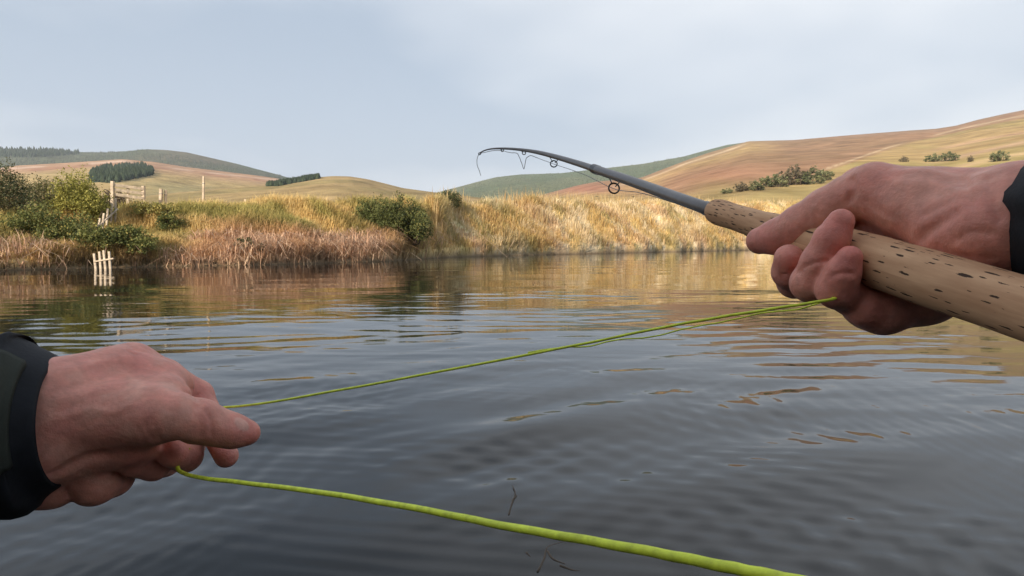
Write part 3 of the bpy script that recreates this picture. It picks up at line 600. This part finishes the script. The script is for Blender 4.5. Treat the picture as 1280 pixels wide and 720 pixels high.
# reel seat and reel under the butt, out of the picture to the right
q0 = GB+gdir*.026; ts_ = np.linspace(0, .095, 14)[:, None]
V, Fq = sweep(c2w(q0+gdir*ts_), np.interp(ts_[:, 0], [0, .012, .014, .08, .082, .095], [.0125, .0125, .0105, .0105, .0125, .0115]), 24); put('reel_seat', V, Fq, M_seat)
rc = c2w(q0+gdir*.045)+np.array((0, 0, -.058)); mb = MB(); th = np.linspace(0, 2*math.pi, 33)
for dxr in (-.016, .016):
    mb.tube([rc+np.array((dxr-.002, 0, 0)), rc+np.array((dxr+.002, 0, 0))], .042, 32)
mb.tube([rc+np.array((-.016, 0, 0)), rc+np.array((.016, 0, 0))], .03, 24); mb.bar(rc+np.array((0, 0, .04)), rc+np.array((0, 0, .05)), .02, .05)
me = mb.mesh('reel'); me.transform(Matrix.Translation(-Vector(rod.location))); reel = link('reel', me, M_seat); reel.parent = rod
me = MB().bar(rc+np.array((-.018, .02, -.015)), rc+np.array((-.042, .02, -.015)), .012, .012, .8).mesh('reel_handle'); me.transform(Matrix.Translation(-Vector(rod.location))); link('reel_handle', me, M_dark).parent = reel

# ------------------------------------------------------------------ the line
fl = thing('fly_line', 'fluorescent yellow green fly line running between both hands and the rod', 'fishing line', tuple(c2w(PX(268, 508, .41))))
def lput(name, pts, r, m, k=8, n=10, parent=fl):
    p = cr_path([PX(*q) for q in pts], k); rad = np.interp(np.linspace(0, 1, len(p)), np.linspace(0, 1, len(r)), r) if hasattr(r, '__len__') else r
    p = p+np.stack([np.sin(np.arange(len(p))*1.7), np.cos(np.arange(len(p))*1.1), 0*p[:, 0]], 1)*.00008
    V, Fq = sweep(c2w(p), rad, n); o = link(name, mesh_np(name, V-np.array(fl.location), Fq, None, True), m); o.parent = parent; return o
lput('stripped_line', [(1052, 368, .335), (1040, 374, .318), (985, 383, .318), (900, 396.5, .325), (820, 411, .333), (700, 435.5, .348), (480, 477.5, .378), (330, 504, .402), (268, 511, .412), (240, 524, .415)], .00076, M_line)
lput('slack_line', [(236, 560, .412), (222, 585, .405), (245, 596, .385), (300, 603, .345), (400, 615.5, .29), (520, 635.5, .235), (620, 655.5, .196), (720, 673, .168), (820, 691, .146), (900, 707, .130), (960, 719, .12), (1040, 737, .11), (1300, 800, .095), (1700, 860, .085)], .00128, M_line)
lput('running_line', [(1040, 366, .332), (1000, 345, .38), (960, 311, .43), (925, 290, .47), (889, 272, .515), (850, 256, .585), (800, 241, .69), (767.5, 236, .775), (730, 218, .9), (692.2, 205, 1.03), (672, 197.5, 1.09)], .00045, M_leader, n=6)
lput('loose_line', [(1042, 372, .320), (1000, 386, .335), (955, 391, .35), (905, 402, .36), (860, 410, .37), (815, 421, .375), (770, 425, .375), (735, 433, .37), (705, 434, .36), (660, 440.5, .356)], .00050, M_line, n=6)
lput('leader', [(672, 197.5, 1.09), (664, 194.5, 1.11), (660, 196, 1.12), (657.5, 199, 1.125), (655, 211, 1.13), (652.5, 205, 1.135), (649, 196, 1.14), (646, 191.5, 1.15), (640, 191, 1.17), (634, 190, 1.19), (629, 188.5, 1.21), (622, 188, 1.225), (615, 188.5, 1.24), (606, 190.5, 1.262), (599.5, 192.4, 1.276), (596.5, 198, 1.278), (596.5, 206, 1.28), (599, 213, 1.28), (601, 219.5, 1.28)], .00062, M_leader, k=6, n=6)

# ------------------------------------------------------------------ the angler: hands grown as one smooth surface each
def surface_nets(Fv, org, h):
    nx, ny, nz = Fv.shape; s = Fv < 0
    c = np.zeros((nx-1, ny-1, nz-1), np.int8)
    for a in (0, 1):
        for b in (0, 1):
            for d in (0, 1): c += s[a:nx-1+a, b:ny-1+b, d:nz-1+d]
    act = (c > 0) & (c < 8); idx = np.full(act.shape, -1, np.int64); ci = np.argwhere(act); idx[act] = np.arange(len(ci))
    cs = np.array([(a, b, d) for a in (0, 1) for b in (0, 1) for d in (0, 1)]); val = [Fv[ci[:, 0]+k[0], ci[:, 1]+k[1], ci[:, 2]+k[2]] for k in cs]
    acc = np.zeros((len(ci), 3)); cnt = np.zeros(len(ci))
    for i in range(8):
        for j in range(i+1, 8):
            if np.abs(cs[i]-cs[j]).sum() != 1: continue
            m = (val[i] < 0) != (val[j] < 0); t = np.where(m, val[i]/np.where(m, val[i]-val[j], 1), 0)
            acc += np.where(m[:, None], cs[i]+t[:, None]*(cs[j]-cs[i]), 0); cnt += m
    V = org+h*(ci+acc/cnt[:, None]); Q = []
    for ax in range(3):
        sl0 = [slice(1, -1)]*3; sl0[ax] = slice(0, -1); sl1 = list(sl0); sl1[ax] = slice(1, None)
        s0 = s[tuple(sl0)]; s1 = s[tuple(sl1)]; e = np.argwhere(s0 != s1); flip = s0[s0 != s1]
        e = e+np.array([0 if k == ax else 1 for k in range(3)]); u, v = [(1, 2), (2, 0), (0, 1)][ax]
        def cell(du, dv):
            q = e.copy(); q[:, u] -= du; q[:, v] -= dv; return idx[q[:, 0], q[:, 1], q[:, 2]]
        q = np.stack([cell(1, 1), cell(0, 1), cell(0, 0), cell(1, 0)], 1); q[~flip] = q[~flip][:, ::-1]; Q.append(q)
    return V, np.concatenate(Q)
class SDF:
    def __init__(s, lo, hi, h):
        s.h = h; s.lo = np.array(lo, float); n = np.ceil((np.array(hi)-s.lo)/h).astype(int)+1; s.n = n
        s.ax = [s.lo[i]+np.arange(n[i])*h for i in range(3)]
    def new(s): return np.full(tuple(s.n), .03, np.float32)
    def box(s, pts, pad):
        pts = np.array(pts); a = np.floor((pts.min(0)-pad-s.lo)/s.h).astype(int); b = np.ceil((pts.max(0)+pad-s.lo)/s.h).astype(int)+1
        return tuple(slice(max(0, a[i]), min(s.n[i], max(b[i], 0))) for i in range(3))
    def pts(s, sl): return np.stack(np.meshgrid(*[s.ax[i][sl[i]] for i in range(3)], indexing='ij'), -1).astype(np.float32)
    def cone(s, Fv, a, b, r1, r2, k):
        sl = s.box([a, b], max(r1, r2)+.022+k); P = s.pts(sl)
        if P.size == 0: return
        ba = b-a; t = np.clip(((P-a)@ba)/(ba@ba+1e-12), 0, 1); d = np.linalg.norm(P-a-t[..., None]*ba, axis=-1)-(r1+(r2-r1)*t)
        Fv[sl] = smin(Fv[sl], d, k)
    def ell(s, Fv, c, R, rad, k):
        sl = s.box([c], max(rad)+.022+k); P = (s.pts(sl)-c)@R.T
        if P.size == 0: return
        q = P/np.array(rad); l = np.linalg.norm(q, axis=-1); l2 = np.linalg.norm(P/np.array(rad)**2, axis=-1)+1e-9
        Fv[sl] = smin(Fv[sl], l*(l-1)/l2, k)
    def groove(s, Fv, pts, w, amp):
        pts = cr_path([np.array(p) for p in pts], 4)
        sl = s.box(pts, 3*w); P = s.pts(sl); d = np.full(P.shape[:3], 1.0, np.float32)
        for a, b in zip(pts[:-1], pts[1:]):
            ba = b-a; t = np.clip(((P-a)@ba)/(ba@ba+1e-12), 0, 1); d = np.minimum(d, np.linalg.norm(P-a-t[..., None]*ba, axis=-1))
        Fv[sl] += amp*np.exp(-(d/w)**2)
def smin(a, b, k):
    if k <= 0: return np.minimum(a, b)
    h = np.clip(.5+.5*(b-a)/k, 0, 1); return b+(a-b)*h-k*h*(1-h)
def chain(S, Fv, joints, k=.004):
    p = [(PX(*j[:3]), j[3]) for j in joints]
    for (a, ra), (b, rb) in zip(p[:-1], p[1:]): S.cone(Fv, a, b, ra, rb, k)
def hand(lo, hi, palm, digits, ellips, grooves, reds, nails, h=.0013, kp=.007, kd=.0012):
    S = SDF(lo, hi, h); pf = S.new(); 
    for a, b in palm: S.cone(pf, PX(*a[:3]), PX(*b[:3]), a[3], b[3], .010)
    for c, R, rad in ellips: S.ell(pf, PX(*c), R, rad, .008)
    df = S.new()
    for dg in digits:
        f = S.new(); chain(S, f, dg); df = smin(df, f, kd)
    Fv = smin(pf, df, kp)
    def front(q):                                        # where the sight line to q meets the skin
        for d in np.arange(.21, .49, .0008):
            p = PX(q[0], q[1], d); ii = np.round((p-S.lo)/h).astype(int)
            if (ii >= 0).all() and (ii < S.n).all() and F0[ii[0], ii[1], ii[2]] < 0: return p
        return PX(*q)
    F0 = Fv.copy()
    for g, w, am in grooves: S.groove(Fv, [front(q) for q in g], w, am)
    for q, R, rad, lift in nails:                       # nail plate: a shallow raised oval
        c = front(q); sl = S.box([c], max(rad)*1.6); P = (S.pts(sl)-c)@R.T; l = np.linalg.norm(P/np.array(rad), axis=-1)
        Fv[sl] += .0006*np.exp(-((l-1.05)/.16)**2)
    V, Q = surface_nets(Fv, S.lo, h)
    # relax twice for a soft skin
    for it in range(2):
        acc = np.zeros_like(V); cnt = np.zeros(len(V))
        for i in range(4):
            np.add.at(acc, Q[:, i], V[Q[:, (i+1) % 4]]); np.add.at(cnt, Q[:, i], 1)
        V = V*.5+acc/cnt[:, None]*.5
    col = np.tile(np.array((.66, .28, .205)), (len(V), 1))
    mo = fbm(V[:, 0]*90+V[:, 2]*40, V[:, 1]*90+V[:, 2]*35, 901, 3); col = mix(col, (.66, .245, .19), sstep(.45, .75, mo)*.5); col = mix(col, (.70, .37, .275), (1-sstep(.25, .45, mo))*.4)
    for q, r, am in reds:
        d = np.linalg.norm(V-front(q), axis=1); col = mix(col, (.67, .205, .165), np.exp(-(d/r)**2)*am)
    for q, R, rad, lift in nails:
        l = np.linalg.norm(((V-front(q))@R.T)/np.array(rad), axis=1); col = mix(col, (.70, .36, .28), 1-sstep(.8, 1.0, l))
    return V, Q, col
I3 = np.eye(3)
def rotz(d): a = math.radians(d); return np.array([[math.cos(a), math.sin(a), 0], [-math.sin(a), math.cos(a), 0], [0, 0, 1.0]])

# right hand: thumb along the top of the cork, fingers come up round the near side
R_dig = [
 [(1205, 285, .306, .019), (1150, 258, .325, .0190), (1092, 238, .345, .0150), (1062, 247, .357, .0128), (1034, 263, .367, .0132), (1002, 282, .381, .0128), (972, 296, .396, .0112), (950, 301, .407, .0090)],           # thumb
 [(1078, 240, .372, .0130), (1020, 330, .400, .0110), (993, 352, .388, .0100), (986, 340, .376, .0094), (986, 323, .369, .0086)],     # index
 [(1085, 285, .370, .0130), (1042, 352, .372, .0115), (1013, 354, .345, .0102), (1024, 327, .338, .0090), (1040, 298, .332, .0086), (1051, 277, .329, .0070)],     # middle
 [(1105, 320, .362, .0130), (1082, 380, .345, .0118), (1045, 362, .328, .0096), (1053, 342, .322, .0083), (1062, 322, .318, .0064)],     # ring
 [(1125, 355, .350, .0130), (1106, 388, .334, .0118), (1082, 384, .332, .0098), (1066, 374, .334, .0080)],     # little
]
R_palm = [((1275, 258, .290, .0185), (1078, 240, .372, .0125)), ((1275, 266, .292, .0185), (1085, 285, .37, .013)), ((1275, 276, .292, .0185), (1105, 320, .362, .013)),
          ((1275, 288, .292, .0180), (1125, 355, .35, .0135)), ((1262, 296, .289, .0180), (1150, 366, .338, .0155)), ((1158, 366, .336, .0160), (1098, 384, .340, .0135)), ((1275, 258, .288, .0185), (1345, 264, .275, .0190)), ((1275, 286, .288, .0185), (1345, 288, .275, .0190)), ((1345, 278, .273, .0215), (1430, 288, .254, .024)),
          ((1195, 270, .320, .0190), (1085, 242, .366, .0150)), ((1250, 283, .289, .0185), (1190, 283, .307, .0175)), ((1240, 285, .288, .0190), (1215, 294, .298, .0180))]
R_gr = [([(1066, 224, .335), (1068, 236, .338), (1064, 246, .345), (1061, 251, .35)], .0020, .0034), ([(1148, 300, .295), (1162, 288, .292), (1180, 275, .287), (1192, 266, .285)], .0022, .0040), ([(1158, 268, .298), (1170, 260, .295), (1182, 256, .292)], .0016, .0016),
        ([(1206, 222, .272), (1209, 238, .268), (1214, 256, .264)], .0015, .0022), ([(1234, 222, .262), (1238, 236, .26), (1242, 252, .258), (1250, 275, .256)], .0015, .0026), ([(1222, 240, .266), (1218, 262, .264)], .0012, .0010),
        ([(1006, 334, .318), (1020, 328, .322), (1034, 326, .32)], .0011, .0016), ([(1038, 346, .318), (1052, 341, .322), (1066, 342, .32)], .0011, .0015), ([(1004, 258, .37), (1010, 270, .366), (1014, 290, .368)], .0014, .0009), ([(978, 344, .36), (990, 338, .36), (1000, 340, .36)], .0011, .0014),
        ([(1085, 250, .33), (1100, 262, .33), (1118, 272, .33)], .0016, .0007)]
R_gr += [([(1100, 222, .33), (1130, 230, .32), (1170, 232, .31), (1205, 240, .29)], .0030, -.0010), ([(1120, 215, .33), (1160, 214, .31), (1230, 218, .28)], .0030, -.0008), ([(1000, 262, .37), (1004, 276, .37), (1008, 294, .37)], .0012, .0010), ([(1016, 252, .37), (1022, 266, .37), (1026, 282, .36)], .0013, .0010), ([(1196, 300, .29), (1216, 290, .285), (1240, 292, .28)], .0016, .0012), ([(1170, 310, .3), (1200, 318, .295), (1240, 322, .285)], .0016, .0010)]
R_red = [((948, 300, .41), .016, .55), ((1050, 280, .328), .012, .7), ((1063, 322, .312), .012, .75), ((988, 322, .366), .012, .5), ((1040, 362, .32), .014, .45), ((1090, 236, .34), .014, .3), ((1100, 395, .34), .016, .4)]
V1, Q1, C1 = hand((.135, -.045, .20), (.305, .095, .43), R_palm, R_dig, [], R_gr, R_red, [], h=.00125)

# left hand: thumb and forefinger pinch the line, the rest curl under
L_dig = [
 [(118, 520, .384, .020), (192, 520, .381, .0170), (222, 521, .382, .0142), (250, 527, .386, .0136), (272, 534, .391, .0114), (292, 539, .395, .0106), (309, 541, .398, .0082)],   # thumb
 [(166, 456, .430, .0140), (205, 472, .444, .0128), (246, 495, .455, .0112), (266, 533, .440, .0098), (283, 570, .424, .0080)],   # index
 [(160, 500, .440, .0140), (240, 545, .452, .0115), (232, 570, .425, .0105), (216, 566, .408, .0098)],   # middle
 [(150, 535, .440, .0140), (205, 575, .445, .0115), (192, 581, .418, .0100), (170, 577, .402, .0105)],   # ring
 [(135, 560, .425, .0140), (140, 596, .415, .0130), (118, 602, .398, .0145), (104, 594, .392, .0130)],   # little
 [(90, 560, .395, .0150), (66, 604, .388, .0150), (50, 606, .384, .0150)],   # heel of the palm
]
L_palm = [((58, 494, .378, .0205), (166, 456, .43, .0140)), ((58, 510, .378, .0215), (160, 500, .44, .014)), ((58, 530, .376, .0215), (150, 535, .44, .014)), ((58, 550, .376, .0215), (135, 562, .43, .0140)),
          ((60, 520, .376, .0220), (190, 518, .384, .0160)), ((58, 500, .378, .0235), (-20, 520, .364, .027)), ((58, 560, .376, .0235), (-20, 565, .362, .027)), ((-20, 540, .363, .030), (-110, 560, .345, .034)),
          ((110, 492, .398, .0230), (196, 482, .418, .0165)), ((100, 520, .386, .024), (205, 500, .402, .0165)), ((110, 555, .388, .020), (170, 552, .394, .0150)), ((150, 470, .415, .019), (215, 484, .428, .0140))]
L_gr = [([(243, 494, .372), (250, 502, .368), (246, 508, .364)], .0018, .0025), ([(180, 528, .352), (186, 540, .352), (192, 551, .356)], .0014, .0014), ([(188, 526, .352), (194, 538, .353), (200, 548, .357)], .0014, .0014), ([(172, 534, .35), (178, 546, .352), (182, 555, .356)], .0013, .0010),
        ([(205, 556, .365), (225, 553, .37), (245, 557, .374)], .0022, .0022), ([(70, 592, .36), (100, 575, .364), (130, 568, .37)], .003, .003), ([(254, 511, .372), (262, 524, .369), (264, 540, .371)], .0012, .0006)]
L_gr += [([(70, 470, .36), (110, 458, .37), (150, 448, .4)], .004, -.0012), ([(75, 500, .36), (120, 488, .37), (165, 478, .4)], .004, -.0010), ([(90, 484, .36), (130, 472, .38), (165, 462, .4)], .004, .0008), ([(75, 525, .36), (110, 512, .365), (140, 515, .37), (165, 506, .38)], .0022, -.0008),
        ([(150, 432, .4), (160, 440, .4), (172, 444, .41)], .0012, .0008), ([(158, 430, .4), (168, 437, .4), (180, 440, .41)], .0012, .0008), ([(258, 514, .37), (264, 528, .37), (264, 544, .37)], .0012, .0010), ([(246, 512, .37), (250, 528, .37), (250, 546, .37)], .0012, .0008), ([(232, 480, .42), (240, 486, .42), (246, 494, .43)], .0012, .0009)]
L_red = [((166, 450, .425), .018, .45), ((308, 541, .395), .014, .6), ((284, 572, .42), .012, .6), ((218, 566, .402), .012, .6), ((246, 490, .45), .014, .4), ((170, 578, .4), .012, .4)]
L_nail = [((302, 530, .3895), rotz(-18), (.0070, .0046, .0040), 1)]
V2, Q2, C2 = hand((-.30, -.165, .30), (-.155, -.03, .475), L_palm, L_dig, [], L_gr, L_red, L_nail, h=.00125)
# head and neck of the angler, above and behind the chest camera
def Wd(x, y, z): return np.array((x, y, z), float)
S = SDF((-.13, -.36, CAMZ+.08), (.13, .02, CAMZ+.52), .004); Fv = S.new(); hz = CAMZ+.335
S.ell(Fv, Wd(0, -.165, hz+.02), I3, (.076, .098, .105), .02); S.cone(Fv, Wd(0, -.13, hz-.07), Wd(0, -.16, hz), .045, .07, .03); S.cone(Fv, Wd(0, -.2, hz-.03), Wd(0, -.215, hz-.24), .056, .066, .02)
S.cone(Fv, Wd(0, -.075, hz+.005), Wd(0, -.052, hz-.025), .010, .015, .012); S.cone(Fv, Wd(-.02, -.072, hz-.06), Wd(.02, -.072, hz-.06), .010, .010, .008)
for sx in (-1, 1):
    S.ell(Fv, Wd(sx*.08, -.18, hz), I3, (.010, .022, .032), .006); S.cone(Fv, Wd(sx*.018, -.073, hz+.03), Wd(sx*.045, -.085, hz+.03), .010, .010, .012)
S.groove(Fv, [Wd(-.026, -.062, hz-.06), Wd(0, -.058, hz-.06), Wd(.026, -.062, hz-.06)], .004, .004)
for sx in (-1, 1): S.groove(Fv, [Wd(sx*.02, -.07, hz+.012), Wd(sx*.03, -.07, hz+.012), Wd(sx*.042, -.075, hz+.012)], .009, .006)
V3, Q3 = surface_nets(Fv, S.lo, .004); C3 = np.tile(np.array((.66, .28, .205)), (len(V3), 1))
FEET = CAMZ-1.37
ang = thing('person', 'angler in dark jacket gripping rod with one bare hand and pulling line with the other', 'person', (0, -.2, FEET))
def pput(name, V, Q, col, m, parent=None):
    o = link(name, mesh_np(name, np.asarray(V)-np.array(ang.location), Q, col, True), m); o.parent = parent or ang; return o
def cw(*q): return c2w(PX(*q))
RS = [cw(1312, 272, .284), cw(1364, 277, .272), cw(1450, 286, .250), Wd(.38, .17, CAMZ-.01), Wd(.40, .03, CAMZ-.04), Wd(.315, -.10, CAMZ+.045), Wd(.21, -.17, CAMZ+.10)]
LS = [cw(75, 528, .380), cw(28, 533, .374), cw(-70, 548, .356), Wd(-.43, .24, CAMZ-.13), Wd(-.44, .07, CAMZ-.10), Wd(-.33, -.08, CAMZ+.02), Wd(-.21, -.17, CAMZ+.10)]
Vb = np.concatenate([c2w(V1), c2w(V2), V3]); Qb = np.concatenate([Q1[:, ::-1], Q2[:, ::-1]+len(V1), Q3+len(V1)+len(V2)]); Cb = np.concatenate([C1, C2, C3])
def join_arm(Vb, Qb, Cb, sel0, path, rad, sel1, n=20):       # upper arm whose end rings use the forearm's and the neck's own vertices
    p = cr_path(path, 6); m = len(p); V, Q = sweep(p, np.interp(np.linspace(0, 1, m), np.linspace(0, 1, len(rad)), rad), n); mp = np.arange(m*n)+len(Vb)
    for k, sel in ((0, sel0), (m-1, sel1)):
        for a in range(n):
            d = np.linalg.norm(Vb[sel]-V[k*n+a], axis=1); mp[k*n+a] = sel[int(np.argmin(d))]
    Q = mp[Q]; ok = np.array([len(set(q)) == 4 for q in Q]); return np.vstack([Vb, V]), np.vstack([Qb, Q[ok]]), np.vstack([Cb, np.tile(C3[:1], (len(V), 1))])
n1_, n2_ = len(V1), len(V2)
for a0, a1, PTH in ((0, n1_, RS), (n1_, n1_+n2_, LS)):
    idx = np.arange(a0, a1); far = PTH[2]; dd = np.linalg.norm(Vb[idx]-far, axis=1); s0 = idx[np.argsort(dd)[:900]]
    neck = np.arange(n1_+n2_, n1_+n2_+len(V3)); s1 = neck[V3[:, 2] < CAMZ+.16]
    Vb, Qb, Cb = join_arm(Vb, Qb, Cb, s0, PTH[2:]+[Wd(np.sign(PTH[3][0])*.06, -.2, CAMZ+.12)], [.026, .032, .04, .045, .045, .04], s1)
pput('body', Vb, Qb, Cb, M_skin)

# jacket: torso and two sleeves, cuffs with an opening the wrist comes out of
def sleeve(path, rad, seed, n=56, fold=.0045):
    p = cr_path(path, 12); m = len(p); r = np.interp(np.linspace(0, 1, m), np.linspace(0, 1, len(rad)), rad)
    def disp(u, th):
        return fold*(np.sin(u*38+1.5*np.sin(th*2+seed)+vnoise(u*9+0*th, th*1.2+0*u, seed)*5)*.5+(fbm(u*12+0*th, np.cos(th)*2+np.sin(th)*1.3+0*u, seed+3)-.5)*2.2)*(.04+.96*sstep(0.03, .22, u))
    V, Q = sweep(p, r, n, disp); rim = V[:n]; c = rim.mean(0); ax = p[1]-p[0]; ax /= np.linalg.norm(ax)      # turn the hem in
    r1 = c+(rim-c)*.955-ax*.0015; r2 = c+(rim-c)*.90+ax*.003; r3 = c+(rim-c)*.88+ax*.04; b = len(V); V = np.vstack([V, r1, r2, r3]); j = np.arange(n); j2 = (j+1) % n
    for a0, b0 in ((0, b), (b, b+n), (b+n, b+2*n)): Q = np.vstack([Q, np.stack([a0+j2, a0+j, b0+j, b0+j2], 1)])
    return V, Q
VR, QR = sleeve(RS, [.0305, .0335, .038, .047, .055, .062, .075], 3); VL, QL = sleeve(LS, [.0390, .0520, .058, .060, .062, .066, .075], 8)
def torso():
    zs = np.array([-.42, -.36, -.2, -.05, .05, .10, .135, .15]); rx = np.array([.19, .195, .195, .205, .215, .19, .11, .07]); ry = np.array([.125, .13, .13, .135, .125, .10, .075, .065])
    u = np.linspace(0, 1, 50); z = np.interp(u, np.linspace(0, 1, len(zs)), zs); n = 72; th = np.arange(n)/n*2*math.pi
    RX = np.interp(z, zs, rx); RY = np.interp(z, zs, ry); f = 1+.03*(fbm(u[:, None]*10+0*th, np.cos(th)*2.5+np.sin(th)+0*u[:, None], 91)-.5)*2
    P = np.stack([RX[:, None]*np.cos(th)*f, -.215+RY[:, None]*np.sin(th)*f, CAMZ+z[:, None]+0*th], -1); i = np.arange(49)[:, None]*n; j = np.arange(n); j2 = (j+1) % n
    return P.reshape(-1, 3), np.stack([i+j, i+j2, i+n+j2, i+n+j], -1).reshape(-1, 4)
VT, QT = torso()
jacket = pput('jacket', np.concatenate([VR, VL, VT]), np.concatenate([QR, QL+len(VR), QT+len(VR)+len(VL)]), None, M_jacket)
def tab(name, path, rad, u0, u1, a0, a1, off):       # olive cuff tab lying on the sleeve
    p = cr_path(path, 12); r = np.interp(np.linspace(0, 1, len(p)), np.linspace(0, 1, len(rad)), rad); t, U, Vv = frames(p); us = np.linspace(u0, u1, 14)*(len(p)-1); th = np.radians(np.linspace(a0, a1, 24)); V = []
    for o_ in (off, off-.004):
        for u in us:
            i = int(u); f = u-i; c = p[i]*(1-f)+p[i+1]*f; rr_ = r[i]*(1-f)+r[i+1]*f+o_
            for q in th: V.append(c+rr_*(math.cos(q)*U[i]+math.sin(q)*Vv[i]))
    Q = grid_faces(14, 24); Q2_ = Q[:, ::-1]+14*24; V = np.array(V); b = 14*24; ed = []
    loop = [i for i in range(24)]+[24*k+23 for k in range(1, 14)]+[13*24+i for i in range(22, -1, -1)]+[24*k for k in range(12, 0, -1)]
    ed = [(loop[i], loop[(i+1) % len(loop)], loop[(i+1) % len(loop)]+b, loop[i]+b) for i in range(len(loop))]
    return pput(name, V, np.vstack([Q, Q2_, np.array(ed)]), None, M_olive, jacket)
tab('cuff_tab', RS, [.0305, .0335, .038, .047, .055, .062, .075], .035, .20, 60, 200, .0055)
tab('cuff_tab', LS, [.0390, .0520, .058, .060, .062, .066, .075], .055, .24, 165, 245, .0050)
# waders
S = SDF((-.26, -.42, FEET-.03), (.26, .06, CAMZ-.30), .012); Fv = S.new()
for sx in (-1, 1):
    S.cone(Fv, Wd(sx*.10, -.215, CAMZ-.42), Wd(sx*.12, -.19, .25), .105, .08, .03); S.cone(Fv, Wd(sx*.12, -.19, .25), Wd(sx*.13, -.22, FEET+.08), .08, .065, .02); S.cone(Fv, Wd(sx*.13, -.24, FEET+.05), Wd(sx*.15, -.08, FEET+.045), .052, .045, .02)
S.cone(Fv, Wd(-.07, -.215, CAMZ-.40), Wd(.07, -.215, CAMZ-.40), .115, .115, .03)
Vw, Qw = surface_nets(Fv, S.lo, .012); pput('waders', Vw, Qw, None, M_wader)
# flat cap over short hair
u = np.linspace(0, 1, 12); th = np.linspace(0, 2*math.pi, 41)[:-1]; Vc = []
for a in u:
    for q in th:
        k = math.cos(a*math.pi/2*.98); Vc.append((.088*k*math.cos(q), -.17+.112*k*math.sin(q)+.05*(1-a)**3*max(0, math.sin(q)), hz+.055+.085*math.sin(a*math.pi/2)))
i = np.arange(11)[:, None]*40; j = np.arange(40); j2 = (j+1) % 40
pput('cap', np.array(Vc), np.stack([i+j, i+j2, i+40+j2, i+40+j], -1).reshape(-1, 4), None, M_olive)

# ------------------------------------------------------------------ thin haze over the valley
hm = bpy.data.materials.new('valley_haze'); hm.use_nodes = True; ht = hm.node_tree; ht.nodes.clear()
ho = N(ht, 'ShaderNodeOutputMaterial'); hv = N(ht, 'ShaderNodeVolumePrincipled'); hv.inputs['Color'].default_value = (.80, .88, 1.0, 1); hv.inputs['Density'].default_value = .00016
ht.links.new(hv.outputs[0], ho.inputs['Volume'])
hb = link('haze', MB().box((0, 2500, 248), (14000, 11000, 520)).mesh('haze'), hm); hb['kind'] = 'stuff'; hb['label'] = 'thin pale haze lying over the whole valley'; hb['category'] = 'haze'
